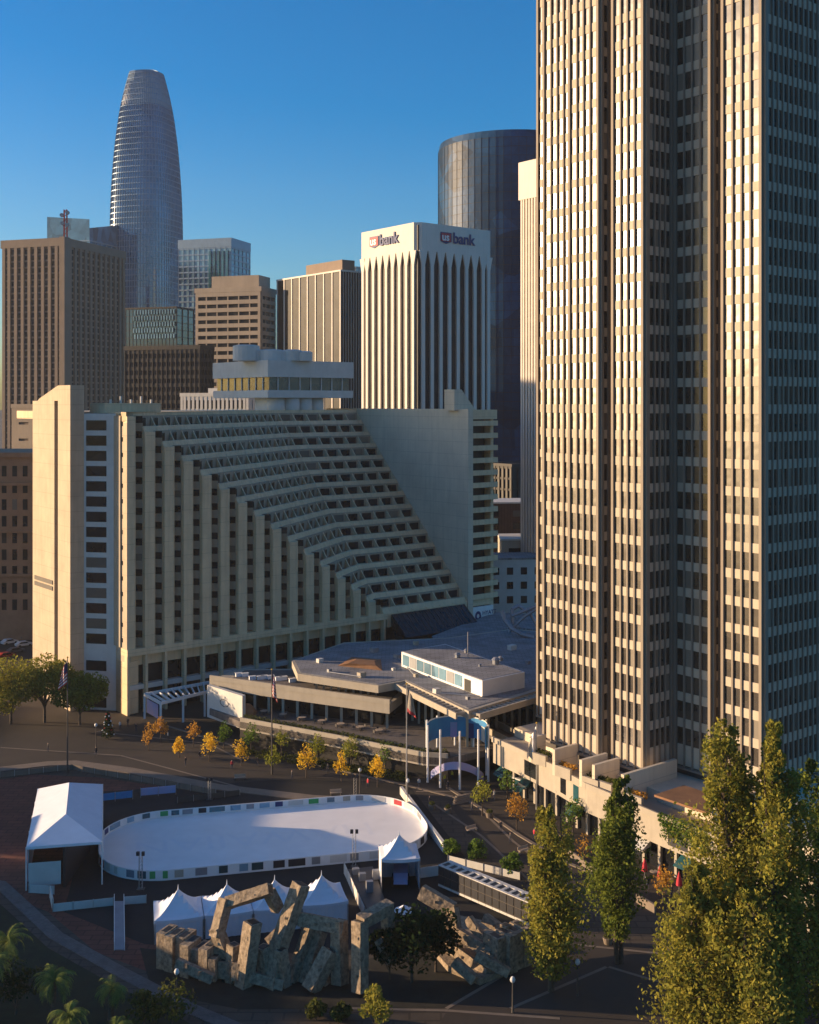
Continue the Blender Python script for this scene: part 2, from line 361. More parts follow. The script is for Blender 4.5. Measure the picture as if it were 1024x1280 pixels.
def ecface(p0, p1, nrm, nb, endpost=.45, solid=0):
    """one flat facade strip: ribs, spandrels and windows between 2D points p0 and p1; nrm = outward"""
    d = (p1-p0); Ln = d.length; d = d.normalized(); st = endpost; bw = (Ln-2*st)/nb
    wall.cur = 0
    for q in (0, Ln-st): wall.bar(p0+d*q-nrm*.2, d*st, nrm*.60, EZ-.3, EZ+FL*EH)
    for i in range(nb+1):
        x = st+i*bw
        if 0 < i < nb or nb == 1: wall.bar(p0+d*(x-.14)-nrm*.1, d*.28, nrm*.46, EZ-.2, EZ+FL*EH)
    wall.bar(p0-nrm*.1, d*Ln, nrm*.75, EZ-.5, EZ-.203)
    wall.cur = 1
    for i in range(nb):
        x = st+i*bw
        wall.bar(p0+d*(x+.14)-nrm*.1, d*(bw-.28), nrm*.24, EZ, EZ+3.1)
        for k in range(EH):
            z = EZ+3.1+FL*k
            if k < EH-1: wall.bar(p0+d*(x+.14)-nrm*.1, d*(bw-.28), nrm*.24, z+2.60, z+FL)
            wins.append(hexbar(p0+d*(x+.1)-nrm*.1, d*(bw-.2), nrm*.14, z+.003, z+2.597))
nu = -U; nv = -VV
ecface(ec(9.9, 32.5), ec(9.9, 21.7), nu, 6)
ecface(ec(.5, 21.6), ec(.5, 15.1), nu, 4)
ecface(ec(-.5, 14.9), ec(-.5, 8.45), nu, 4)
ecface(ec(-.5, 8.45), ec(1.6, 8.45), nv, 1)
ecface(ec(0, 6.3), ec(0, 0), nu, 4)
ecface(ec(0, 0), ec(6.35, 0), nv, 4, .7)
ecface(ec(6.4, -.5), ec(6.4, -7.3), nu, 4)
ecface(ec(6.4, -7.3), ec(8.3, -7.3), nv, 1)
ecface(ec(5.9, -9.5), ec(5.9, -16.4), nu, 4)
ecface(ec(5.9, -16.4), ec(60, -16.4), nv, 42, .7)
wall.build('facade_ribs', ['ec4rib', 'ec4'], ec4)
windows(ec4, wins, 'ec4glass')

# ---------------------------------------------------------------- generic tower
def tower(name, label, cat, xc, Y, xl, xr, yt, ga, gb, wallm, glassm, nl, nr, fl=3.9, pier=.45, prot=.5, spand=.35, cap=3, base=0, bandmode='pier', lstyle=None, rstyle=None, glasswall=False, group=None):
    if glassm == 'winglass': glassm = 'farglass'
    c = Vector(((xc-CX)*Y/F, Y)); z1 = zat(yt, Y); la = reach(c, ga, xl); lb = reach(c, gb, xr)
    ctr = c+ga*la/2+gb*lb/2
    root = thing(name, (ctr.x, ctr.y, base), label, cat, group)
    m = MB(); i_ = .25
    m.prism([tuple(c+(ga+gb)*i_), tuple(c+ga*(la-i_)+gb*i_), tuple(c+ga*(la-i_)+gb*(lb-i_)), tuple(c+gb*(lb-i_)+ga*i_)], base, z1-.2)
    m.build('core', glassm if not glasswall else wallm, root)
    w_ = MB()
    for (p0, d, Ln, nrm, nb, sty) in ((c, ga, la, -gb, nl, lstyle or bandmode), (c, gb, lb, -ga, nr, rstyle or bandmode)):
        bw = Ln/nb; pw = pier*bw if pier < 1 else pier
        nfl = int((z1-cap-base)/fl)
        if sty in ('pier', 'grid'):
            for i in range(nb+1):
                x = min(max(i*bw-pw/2, 0), Ln-pw)
                w_.bar(p0+d*x-nrm*i_, d*pw, nrm*(i_+prot), base, z1-cap)
        if sty in ('grid', 'band', 'pier'):
            sp = spand if sty != 'pier' else min(spand, .28); pr = (.08 if sty != 'band' else prot)
            for k in range(nfl+1 if spand > 0 else 0):
                z = z1-cap-k*fl
                w_.bar(p0-nrm*i_*.9, d*Ln, nrm*(i_*.9+pr), max(z-fl*sp, base), z-.02)
            if sty == 'band':
                w_.bar(p0-nrm*i_, d*pw, nrm*(i_+prot*.9), base, z1-cap); w_.bar(p0+d*(Ln-pw)-nrm*i_, d*pw, nrm*(i_+prot*.9), base, z1-cap)
                for i in range(1, nb): w_.bar(p0+d*(i*bw-.3)-nrm*i_, d*.6, nrm*(i_+prot*.6), base, z1-cap)
    w_.build('facade_frame', wallm, root)
    cp = MB(); e = prot+.1
    cp.prism([tuple(c-(ga+gb)*e), tuple(c+ga*(la+e)-gb*e), tuple(c+ga*(la+e)+gb*(lb+e)), tuple(c+gb*(lb+e)-ga*e)], z1-cap, z1)
    cp.build('parapet', wallm, root)
    # window strips: one part per bay on each visible side
    return root, c, la, lb, z1
SG = (QQ, PP); NG = (VV, U)

# brown ribbed tower at far left
rt, c, la, lb, z1 = tower('office_tower', 'brown ribbed slab tower at far left with red mast on roof', 'office tower', 80, 700, 4, 155, 297, QQ, PP, 'brown', 'winglass', 9, 12, fl=3.9, pier=.42, prot=1.0, spand=.3, cap=5, lstyle='pier', rstyle='grid')
m = MB(); m.prism([tuple(c-(QQ+PP)*1.2), tuple(c+QQ*2.5-PP*1.2), tuple(c+QQ*2.5+PP*5), tuple(c+PP*5-QQ*1.2)], 0, z1+.5); m.build('corner_pier', 'brown', rt)
# mast on the roof
mp_ = dp(82, 296, 706); ms = thing('roof_mast', mp_, 'red lattice radio mast with dish drums on brown tower roof', 'mast')
m = MB(); hgt = (296-262)*706/F
for a, b in ((-1, -1), (1, -1), (1, 1), (-1, 1)): m.tube(mp_+Vector((a*.9, b*.9, -1)), mp_+Vector((a*.8, b*.8, hgt)), .28, .28, 5)
for k in range(6):
    z = k*hgt/6
    m.tube(mp_+Vector((-.9, -.9, z)), mp_+Vector((.9, -.9, z+hgt/6)), .2, .2, 5); m.tube(mp_+Vector((.9, -.9, z)), mp_+Vector((.9, .9, z+hgt/6)), .2, .2, 5)
m.build('lattice', 'redprint', ms)
for dx, z in ((-1.8, 13), (1.7, 14.5), (-1.4, 8), (1.5, 7)):
    m = MB(); q = mp_+Vector((dx, -1.2, z)); m.tube(q, q+Vector((0, -1.0, 0)), 1.3, 1.2, 10); m.build('dish', 'grey_metal', ms)

# pale glass office behind it with folded roof
root, c, la, lb, z1 = tower('office_tower', 'pale blue glass office with notched roof behind the brown ribbed tower', 'office tower', 112, 850, 59, 153, 300, QQ, PP, 'bluemetal', 'azureglass', 8, 6, fl=4.2, pier=.06, prot=.15, spand=.08, cap=.5)
m = MB(); a0 = c; a1 = c+QQ*la; b1 = c+PP*lb; b2 = c+QQ*la+PP*lb
zt = zat(268, 850); zm = zat(288, 850); zr = zat(270, 850)
m.face([v3(a1, z1), v3(a0, z1), v3(a0, zat(274, 850)), v3(a1, zt)]); m.face([v3(a0, z1), v3(b1, z1), v3(b1, zr), v3(a0, zat(285, 850))])
m.face([v3(a1, zt), v3(a0, zat(274, 850)), v3(b2, z1)]); m.face([v3(a0, zat(285, 850)), v3(b1, zr), v3(b2, z1)]); m.face([v3(b2, z1), v3(b1, z1), v3(b1, zr)]); m.face([v3(a1, z1), v3(a1, zt), v3(b2, z1)])
m.build('roof_screen', 'azureglass', root)

# tall tapering round-cornered tower
def salesforce():
    Y0 = 905; xc = (183.5-CX)*Y0/F
    root = thing('skyscraper', (xc, Y0, 0), 'tallest tapering bullet-shaped glass skyscraper rising against the sky', 'skyscraper')
    prof = [(420, 44.5), (380, 44.6), (340, 44.6), (300, 44.4), (270, 43.8), (240, 42.6), (210, 40.6), (180, 37.8), (150, 33.8), (130, 30.3), (115, 26.8), (100, 22.9), (92, 20.6)]
    sc = Y0/F
    hs_ = [(zat(y, Y0), hw*sc) for y, hw in prof]; hs_ = [(0, hs_[0][1])]+hs_
    def rad(z):
        for (z0, r0), (z1, r1) in zip(hs_, hs_[1:]):
            if z <= z1: return r0+(r1-r0)*(z-z0)/(z1-z0)
        return hs_[-1][1]
    K = 72; rot = R(18)
    def ring(z, e=0):
        r = rad(z)*.93+e; out = []
        for i in range(K):
            a = 2*math.pi*i/K; ca, sa = math.cos(a), math.sin(a); q = (abs(ca)**3.2+abs(sa)**3.2)**(-1/3.2)
            x, y = r*q*ca, r*q*sa; x, y = x*.955, y*.955
            out.append((xc+x*math.cos(-rot)-y*math.sin(-rot), Y0+x*math.sin(-rot)+y*math.cos(-rot), z))
        return out
    zc = zat(136, Y0); ztop = hs_[-1][0]
    def shell(z0, z1, nm, mt, step, e=0, close=False):
        m = MB(); n = max(1, int((z1-z0)/step)); prev = ring(z0, e); m.v += prev
        for k in range(1, n+1):
            m.v += ring(z0+(z1-z0)*k/n, e); b = (k-1)*K
            for i in range(K): m.f.append((b+i, b+(i+1) % K, b+K+(i+1) % K, b+K+i)); m.mi.append(0)
        if close: m.f.append(tuple(range(n*K, n*K+K))); m.mi.append(0)
        return m.build(nm, mt, root, smooth=True)
    shell(0, zc, 'glass_shaft', 'blueglass', 8); shell(zc, ztop-.5, 'crown', 'mullion', 5, .15, True)
    m = MB(); z = 40.
    while z < ztop:
        a = ring(z, .4); b = ring(z, -.2); a2 = ring(z+.6, .4); b2 = ring(z+.6, -.2); n = len(m.v); m.v += a+b+a2+b2
        for i in range(K):
            j = (i+1) % K
            for q in ((n+i, n+j, n+2*K+j, n+2*K+i), (n+2*K+i, n+2*K+j, n+3*K+j, n+3*K+i), (n+j, n+i, n+K+i, n+K+j)): m.f.append(q); m.mi.append(0)
        z += 4.4
    m.build('sunshade_rings', 'bluemetal', root)
    m = MB()
    for i in range(K):
        pr = None; z = 0
        while z <= ztop+.1:
            p = ring(min(z, ztop), .25)[i]
            if pr: m.beam(pr, p, .42, .42)
            pr = p; z += 18 if z < 180 else 9
    m.build('mullions', 'bluemetal', root)
salesforce()

# teal glass tower right of it
root, c, la, lb, z1 = tower('office_tower', 'pale teal glass tower standing right of the tapering skyscraper', 'office tower', 289, 780, 223, 313, 297, QQ, PP, 'bluemetal', 'skyglass', 10, 5, fl=4, pier=.05, prot=.15, spand=.25, cap=6, lstyle='grid', rstyle='grid')
m = MB(); p = c+QQ*4; 
for k in range(5): m.bar(c+QQ*(2+k*3.2)-PP*1.0, QQ*1.6, PP*1.0, zat(395, 780), zat(313, 780))
m.build('glass_fins', 'tealglass', root)
# dark-teal low glass block with patterned top
root, c, la, lb, z1 = tower('glass_block', 'small dark teal glass block in front of the tapering skyscraper foot', 'building', 221, 640, 157, 243, 383, QQ, PP, 'darkbldg', 'tealglass', 14, 3, fl=4, pier=.08, prot=.1, spand=.06, cap=.8, lstyle='grid', rstyle='grid')
m = MB()
for r_ in range(5):
    for k in range(15): m.bar(c+QQ*(1+k*1.75+(r_ % 2)*.8)-PP*.9, QQ*.8, PP*.8, z1-4-r_*3.4, z1-1.6-r_*3.4)
m.build('pattern_panels', 'skyglass', root)
root, c, la, lb, z1 = tower('office_block', 'low dark brown office block behind the big curved hotel', 'building', 250, 520, 156, 267, 431, QQ, PP, 'darkbldg', 'winglass', 16, 4, fl=3.8, pier=.15, prot=.3, spand=.45, cap=2, lstyle='grid', rstyle='grid')
# tan banded block
root, c, la, lb, z1 = tower('office_tower', 'tan stone office block with long horizontal dark window bands', 'office tower', 326, 600, 245, 344, 358, QQ, PP, 'tan', 'winglass', 6, 3, fl=4.1, pier=1.5, prot=.5, spand=.52, cap=2.5, lstyle='band', rstyle='band')
m = MB(); zz = zat(343, 600)
m.prism([tuple(c+QQ*2+PP*2), tuple(c+QQ*(la*.78)+PP*2), tuple(c+QQ*(la*.78)+PP*(lb-2)), tuple(c+QQ*2+PP*(lb-2))], z1, zz); m.build('roof_house', 'tan', root)
# dark pinstripe block
root, c, la, lb, z1 = tower('office_tower', 'black glass office block with pale pinstripe piers, left of the white bank tower', 'office tower', 426, 560, 346, 452, 337, VV, U, 'tower_white', 'winglass', 8, 8, fl=3.8, pier=.11, prot=.12, spand=.0, cap=.8, lstyle='pier', rstyle='pier')
m = MB(); zz = zat(323, 560)
m.prism([tuple(c+VV*3+U*3), tuple(c+VV*(la*.6)+U*3), tuple(c+VV*(la*.6)+U*(lb-2)), tuple(c+VV*3+U*(lb-2))], z1, zz); m.build('roof_house', 'brown', root)
root, *_ = tower('office_tower', 'sliver of blue glass office between pinstripe block and bank tower', 'office tower', 445, 800, 425, 470, 333, VV, U, 'mullion', 'skyglass', 6, 6, pier=.06, prot=.1, spand=.1, cap=.5)

# white ribbed bank tower
def bank():
    Y = 430; c = Vector(((522-CX)*Y/F, Y)); z1 = zat(277, Y); la = reach(c, VV, 452); lb = reach(c, U, 613)
    root = thing('bank_tower', (c.x, c.y+20, 0), 'white ribbed office tower carrying the bank signs on its top band', 'office tower')
    m = MB(); m.prism([tuple(c+VV*.8+U*.8), tuple(c+VV*(la-.5)+U*.8), tuple(c+VV*(la-.5)+U*(lb-.5)), tuple(c+VV*.8+U*(lb-.5))], 0, z1-1); m.build('core', 'farglass', root)
    cap = 10.5
    cp = MB(); cp.prism([tuple(c+VV*2.2), tuple(c+VV*la), tuple(c+VV*la+U*lb), tuple(c+U*lb), tuple(c+U*2.2)], z1-cap, z1); cp.build('sign_band', 'tower_white', root)
    w_ = MB()
    for (d, nrm, Ln, nb) in ((VV, -U, la, 8), (U, -VV, lb, 8)):
        bw = (Ln-2.2)/nb
        for i in range(nb+1):
            x = 2.2+i*bw; pw = 1.35 if d is VV else 1.5
            x = min(x, Ln-pw)
            o = c+d*x-nrm*1.0
            w_.bar(o, d*pw, nrm*1.0, 0, z1-cap)
            # flare that widens into the top band
            if i < nb+1:
                a0 = c+d*(x+.0); zt = z1-cap
                p = [v3(c+d*(x+pw*.5-.01), zt-6), v3(c+d*(x+pw*.5+.01), zt-6)]
                w_.hexa([v3(c+d*x-nrm*.6, zt-5.5), v3(c+d*(x+pw)-nrm*.6, zt-5.5), v3(c+d*(x+pw)-nrm*.01, zt-5.5), v3(c+d*x-nrm*.01, zt-5.5),
                         v3(c+d*(x-bw*.28)-nrm*.6, zt-.01), v3(c+d*(x+pw+bw*.28)-nrm*.6, zt-.01), v3(c+d*(x+pw+bw*.28)-nrm*.01, zt-.01), v3(c+d*(x-bw*.28)-nrm*.01, zt-.01)] if d is U else
                        [v3(c+d*(x+pw)-nrm*.6, zt-5.5), v3(c+d*x-nrm*.6, zt-5.5), v3(c+d*x-nrm*.01, zt-5.5), v3(c+d*(x+pw)-nrm*.01, zt-5.5),
                         v3(c+d*(x+pw+bw*.28)-nrm*.6, zt-.01), v3(c+d*(x-bw*.28)-nrm*.6, zt-.01), v3(c+d*(x-bw*.28)-nrm*.01, zt-.01), v3(c+d*(x+pw+bw*.28)-nrm*.01, zt-.01)])
        z = z1-cap-3.9
        while z > 30:
            z -= 3.9
    w_.build('ribs', 'tower_white', root)
    # signs
    for (d, nrm, x0, flip) in ((U, -VV, lb*.30, 1), (VV, -U, la*.84, -1)):
        dd = d if flip == 1 else -d
        o = c+d*x0+nrm*.25; zb = z1-6.6; k = .8 if flip == 1 else .86
        sh = MB(); sz = 6.0*k
        for cur, e, n in ((0, 0, .02), (1, .35, .14)):
            sh.cur = cur; q = [(0-e, 0+e*.0), (sz*1.05+e, 0), (sz*1.05+e, sz*.55), (sz*.52, sz*.95), (-e, sz*.55)]
            q = [(e, e), (sz*1.15-e, e), (sz*1.15-e, sz*.8-e), (e, sz*.8-e)] if cur else [(0, .4), (sz*.57, -.55), (sz*1.15, .4), (sz*1.15, sz*.8), (0, sz*.8)]
            pts = [v3(o+dd*a+nrm*n, zb+b_) for a, b_ in q]; back = [v3(o+dd*a, zb+b_) for a, b_ in q]
            sh.face(pts)
            for i in range(len(pts)): sh.face([back[i], back[(i+1) % len(pts)], pts[(i+1) % len(pts)], pts[i]])
        sg = sh.build('sign_shield', ['navy', 'redprint'], root)
        text_mesh('us', 'sign_letters', 'white', v3(o+dd*(.7*k)+nrm*.2, zb+.9*k), dd, 5.2*k, .05, root)
        text_mesh('bank', 'sign_letters', 'navy', v3(o+dd*(7.6*k)+nrm*.1, zb+.1), dd, 7.2*k, .1, root)
bank()

# dark blue round glass tower
def roundtower():
    Y = 540; xc = (640-CX)*Y/F; r = 92*Y/F*1.0; z1 = zat(183, Y)
    root = thing('round_tower', (xc, Y, 0), 'dark blue cylindrical glass tower behind the white bank tower', 'skyscraper')
    K = 64; m = MB(); m.lathe((xc, Y, 0), [(r, 0), (r, z1-3), (r-.6, z1)], K); m.build('glass_shaft', 'roundglass', root, smooth=False)
    m = MB(); z = 30
    while z < z1-2: m.lathe((xc, Y, z), [(r+.01, 0), (r+.05, .03), (r+.05, .18), (r+.01, .2)], K); z += 4
    for i in range(K):
        a = 2*math.pi*i/K; m.beam((xc+(r+.1)*math.cos(a), Y+(r+.1)*math.sin(a), 0), (xc+(r+.1)*math.cos(a), Y+(r+.1)*math.sin(a), z1-3), .12, .12)
    m.build('mullions', 'darkbldg', root)
roundtower()
# white ribbed tower half hidden behind the near high-rise
root, c, la, lb, z1 = tower('office_tower', 'slim white ribbed tower showing between round tower and near high-rise', 'office tower', 685, 330, 653, 760, 196, VV, U, 'tower_white', 'mirror', 9, 20, fl=3.9, pier=.45, prot=.7, spand=.2, cap=11)

# ---------------------------------------------------------------- the big hotel
K0 = Vector((-59.3, 241.0)); ZR = 63.3; ZL = 13.6; BW = 4.49; FH = 3.24; T0 = -.34; NB = 21
def hp(t, v): return K0+U*t+VV*v
def zb(t): return max(13.9, 62.1-FH*(t-T0)/BW)
def vof(t, z): return max(0.0, z-zb(t))
hotel = thing('hotel', (hp(40, 20).x, hp(40, 20).y, 0), 'wide concrete hotel whose ribbed front bends into sloping terraces', 'hotel')
TE = T0+BW*NB                      # right end of the terraces
bays = [T0+BW*i for i in range(NB+1)]
core = MB()
# solid core behind the terraced surface, one slice per bay, following it in steps of one floor
nfl = 15; zf = [ZL+.3+FH*k for k in range(nfl+1)]
slabs = MB(); para = MB(); fins = MB(); ribs = MB(); ledge = MB(); wins = []; spl = []
DK = 52
for i in range(NB):
    t0, t1 = bays[i], bays[i+1]
    for k in range(nfl):
        z0, z1_ = zf[k], zf[k+1]
        if z1_ > ZR: z1_ = ZR-.3
        s0, s1 = vof(t0, z1_), vof(t1, z1_)
        if s0 < 1.5:      # vertical part of this bay
            rec = 1.9
            core.prism([tuple(hp(t0, rec)), tuple(hp(t1, rec)), tuple(hp(t1, DK)), tuple(hp(t0, DK))], z0, z1_-.003)
            ta, tb_ = t0+BW*.70, t1-.03
            sb = MB(); sb.prism([tuple(hp(ta, rec-.05)), tuple(hp(tb_, rec-1.45)), tuple(hp(tb_, rec)), tuple(hp(ta, rec))], z0, z0+1.75); spl.append(sb)
            a_, b_, c_, d_ = hp(ta, rec-.04), hp(tb_, rec-1.30), hp(tb_, rec), hp(ta, rec)
            wins.append([v3(q, z0+1.76) for q in (a_, b_, c_, d_)]+[v3(q, z1_-.03) for q in (a_, b_, c_, d_)])
        else:
            u0 = s0-FH; u1 = s1-FH     # where the slope line meets this floor
            gb = 2.2
            core.prism([tuple(hp(t0, max(u0, 0)+gb)), tuple(hp(t1, u1+gb)), tuple(hp(t1, DK)), tuple(hp(t0, DK))], z0, z1_-.003)
            slabs.prism([tuple(hp(t0+.02, u0+.5)), tuple(hp(t1-.02, u1+.5)), tuple(hp(t1-.02, u1+gb-.01)), tuple(hp(t0+.02, max(u0, 0)+gb-.01))], z0-.35, z0-.01)
            para.hexa([v3(hp(t0+.0, u0-.9), z0-.75), v3(hp(t1-.0, u1-.9), z0-.75), v3(hp(t1-.0, u1+.35), z0-.75), v3(hp(t0+.0, u0+.35), z0-.75),
                       v3(hp(t0+.0, u0-.15), z0+1.05), v3(hp(t1-.0, u1-.15), z0+1.05), v3(hp(t1-.0, u1+.7), z0+1.05), v3(hp(t0+.0, u0+.7), z0+1.05)])
            gb2 = 2.2; g = [hp(t0+.8, u0+gb2-.12), hp(t1-.8, u1+gb2-.12), hp(t1-.8, u1+gb2-.01), hp(t0+.8, u0+gb2-.01)]
            wins.append([v3(q, z0+1.0) for q in g]+[v3(q, z1_-.5) for q in g])
    # cap up to the roof
# fins: thin walls at constant t that follow the slope
for i in range(NB+1):
    t = bays[i]; zs = max(zb(t), ZL+.3); top = ZR-.8
    if i == 0: continue
    n = int(round((top-zs)/FH))
    L = top-zs
    o = hp(t-.14, 0); th = U*.28
    # straight sloping wall standing proud of the terraces
    a = [(-.8, zs-1.0), (2.4, zs-1.3), (L+2.4, top-1.3), (L+2.4, top), (L-.85, top), (-.8, zs-.0)]
    f0 = [v3(hp(t-.13, v_), z_) for v_, z_ in a]; f1 = [v3(hp(t+.13, v_), z_) for v_, z_ in a]
    fins.face(f0); fins.face(f1[::-1])
    for q in range(len(a)):
        r_ = (q+1) % len(a); fins.face([f0[r_], f0[q], f1[q], f1[r_]])
# vertical ribs with the rounded right flank
def ribprof(t, wd, prot, rec, n=7):
    pts = [(t, rec), (t, -prot+.0), (t+wd*.5, -prot)]
    for q in range(1, n+1):
        a = math.pi/2*q/n; pts.append((t+wd*.5+wd*.5*math.sin(a), -prot+(prot+rec)*(1-math.cos(a))))
    return pts
for i in range(15):
    t = bays[i]; top = zb(t)+.3
    pr = ribprof(t-.05+(.4 if i == 0 else 0), BW*(.70 if i else .60), .75, 1.92); base = ZL+.1
    n0 = len(ribs.v)
    pp = [hp(a, b) for a, b in pr]
    # foot of the rib sweeps back into the ledge on the right
    lowz = [base, base]+[base]*1+[base+3.2*((q+1)/7)**2*0 for q in range(7)]
    k = len(pp)
    ribs.v += [tuple(v3(p, z)) for p, z in zip(pp, lowz)]+[tuple(v3(p, top if j < 3 else top-.0)) for j, p in enumerate(pp)]
    for q in range(k):
        r_ = (q+1) % k; ribs.f.append((n0+q, n0+k+q, n0+k+r_, n0+r_)[::-1]); ribs.mi.append(0)
    ribs.f.append(tuple(range(n0+k, n0+2*k))); ribs.mi.append(0)
# flat left end of the front
left = MB(); left.prism([tuple(hp(0, -.74)), tuple(hp(.8, -.74)), tuple(hp(.8, 1.3)), tuple(hp(0, 1.7))], 11, ZR-2.2)
left.prism([tuple(hp(0, 1.705)), tuple(hp(2.5, 1.705)), tuple(hp(2.5, 30)), tuple(hp(0, 30))], 0, ZR-.3)
left.build('end_pier', 'stairwall', hotel)
core.build('terrace_core', 'shadegrey', hotel); slabs.build('balcony_floors', 'hyatt', hotel); para.build('balcony_parapets', 'terrace', hotel)
fins.build('terrace_fins', 'terrace', hotel); 
tag(ribs.build('front_ribs', 'hyatt', hotel)); spl.sort(key=lambda b_: b_.v[0][1])
for b_ in spl[:99]: b_.build('spandrel', 'shadegrey', hotel)
if spl[99:]:
    b2 = MB()
    for b_ in spl[99:]: b2.hexa(b_.v)
    tag(b2.build('spandrels', 'shadegrey', hotel), kind='stuff')
# roof slab / top fascia following the top row
m = MB()
zt = ZR-2.4
pl = [hp(0, -.3)]+[hp(t, max(vof(t, zt)+1.0, -.2)) for t in bays]+[hp(TE, DK+12), hp(0, DK+12)]
m.prism([tuple(p) for p in pl], ZR-1.9, ZR)
m.build('roof_fascia', 'hyatt', hotel)
windows(hotel, wins, 'winglass')
# base: ledge, columns, dark glazing, white planter boxes
base = MB(); bg_ = MB(); bx = MB()
base.prism([tuple(hp(-.02, -1.0)), tuple(hp(68, -1.0)), tuple(hp(68, 2.2)), tuple(hp(-.02, 2.2))], ZL-1.3, ZL+.12)
base.prism([tuple(hp(68.01, -.9)), tuple(hp(TE, -.9)), tuple(hp(TE, 3)), tuple(hp(68.01, 3))], ZL-3.3, ZL+.1)
for i in range(0, 16):
    t = max(T0+BW*i, 0.0)
    base.bar(hp(t-.02, -.9), U*.55, VV*1.4, 0, ZL-1.31)
    if i < 15:
        tw = (BW if i else BW+T0)-.6
        base.bar(hp(t+.54, .5), U*tw, VV*.5, ZL-3.6, ZL-1.32)
        bg_.bar(hp(t+.54, 1.5), U*tw, VV*.2, 0, ZL-3.5)
        b_ = MB(); b_.bar(hp(t+.56, -.2), U*(tw-.04), VV*1.6, 5.0, 6.0); b_.build('planter_box', 'offwhite', hotel)
bg_.build('base_glazing', 'winglass', hotel); base.build('base_columns', 'hyatt', hotel)
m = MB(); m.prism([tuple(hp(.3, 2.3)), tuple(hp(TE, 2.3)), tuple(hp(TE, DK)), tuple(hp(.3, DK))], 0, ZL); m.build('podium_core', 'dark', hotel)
# left end: narrow sunlit strip with small windows, glass bays and stair tower
S1 = hp(0, 4.7)
m = MB(); m.prism([tuple(hp(0, 0)), tuple(S1), tuple(hp(3, 4.7)), tuple(hp(3, .2))], 0, 11)
m.build('corner_base', 'hyatt', hotel)
for k in range(15):
    for q in (1.2, 2.6):
        m = MB(); m.bar(hp(-.03, q), VV*.9, -U*-.1, zf[k]+1.1, zf[k]+2.0); m.build('small_window', 'winglass', hotel)
G1 = Vector((-69.4, 246.0)); gl = MB(); gl.prism([tuple(S1), tuple(G1), (G1.x, 262), (S1.x, 262)], 0, ZR-.35); gl.build('glass_bay_wall', 'offwhite', hotel)
gd = (S1-G1); gl_ = gd.length; gd = gd.normalized(); gn = Vector((gd.y, -gd.x))
wv = []
for k in range(18):
    z0 = 3.4+FH*k+.9 if k > 2 else (.5, 4, 8.3)[k]
    if z0+2 > ZR-1: break
    m = MB(); m.bar(G1+gd*.55-gn*.02, gd*(gl_*.63), gn*.06, z0, z0+2.15); m.build('wide_window', 'winglass', hotel)
st = Vector((-71.75, 244.1)); L1 = reach(st, VV, 41); LS0 = reach(st, VV, 72.5); LS1 = reach(st, VV, 68)
m = MB(); m.prism([tuple(st), tuple(st+VV*LS0), tuple(st+VV*LS0+U*3.1), tuple(st+U*3.1)], 0, 69)
m.prism([tuple(st+VV*LS0+U*.9), tuple(st+VV*LS1+U*.9), tuple(st+VV*LS1+U*3), tuple(st+VV*LS0+U*3)], 0, 66.5)
m.prism([tuple(st+VV*LS1), tuple(st+VV*L1), tuple(st+VV*L1+U*3.1), tuple(st+VV*LS1+U*3.1)], 0, 65.7)
m.hexa([v3(q, 65.71) for q in (st+VV*(LS0+.01), st+U*3+VV*(LS0+.01), st+U*3+VV*(L1-3), st+VV*(L1-3))]+[v3(st+VV*(LS0+.01), 69), v3(st+U*3+VV*(LS0+.01), 69), v3(st+U*3+VV*(L1-4), 66.2), v3(st+VV*(L1-4), 66.2)])
m.build('stair_tower', 'stairwall', hotel)
m = MB(); m.bar(st+VV*(LS0+.02)+U*.7, VV*(LS1-LS0-.04), U*.15, 8, 65.2); m.build('slit_window', 'winglass', hotel)
m = MB()
for k in range(2): m.bar(st+VV*(LS1+.8)-U*.15, VV*(L1-LS1-2.2), U*.2, 25.6-k*1.3, 26.5-k*1.3)
m.build('wall_sign', 'polebrown', hotel)
# blank wall at the right of the terraces, running back, and the balcony tower
m = MB(); m.prism([tuple(hp(TE+.3, -1.0)), tuple(hp(TE+2.0, -1.0)), tuple(hp(TE+2.0, DK+12)), tuple(hp(TE+.3, DK+12))], 0, ZR+.4)
m.build('blank_end_wall', 'hyattwall', hotel)
tb0 = TE+2.0; lbt = reach(hp(tb0, 1.0), U, 617)
m = MB(); m.prism([tuple(hp(tb0, 3.0)), tuple(hp(tb0+lbt-.5, 3.0)), tuple(hp(tb0+lbt-.5, 30)), tuple(hp(tb0, 30))], 0, ZR); m.build('balcony_tower_core', 'dark', hotel)
m = MB(); m.bar(hp(tb0+lbt-1.4, .6), U*1.0, VV*2.6, 0, ZR); m.build('corner_column', 'hyatt', hotel)
for k in range(16):
    z0 = 14+FH*k
    if z0 > ZR-1: break
    m = MB(); m.bar(hp(tb0+.01, -.4), U*(lbt+.2), VV*3.4, z0, z0+.3); m.bar(hp(tb0+.01, -.45), U*(lbt+.25), VV*.25, z0-.1, z0+1.25); m.bar(hp(tb0+lbt, -.19), U*.25, VV*3.1, z0-.1, z0+1.249)
    m.build('balcony', 'hyatt', hotel)
m = MB(); m.bar(hp(tb0, -.4), U*lbt, VV*3.3, ZR-2.3, ZR+.2); m.build('balcony_tower_cap', 'hyatt', hotel)
m = MB(); m.bar(hp(tb0+.1, .4), U*(lbt-1.2), VV*2.4, 12.1, 13.95); m.build('balcony_tower_wall', 'hyatt', hotel)
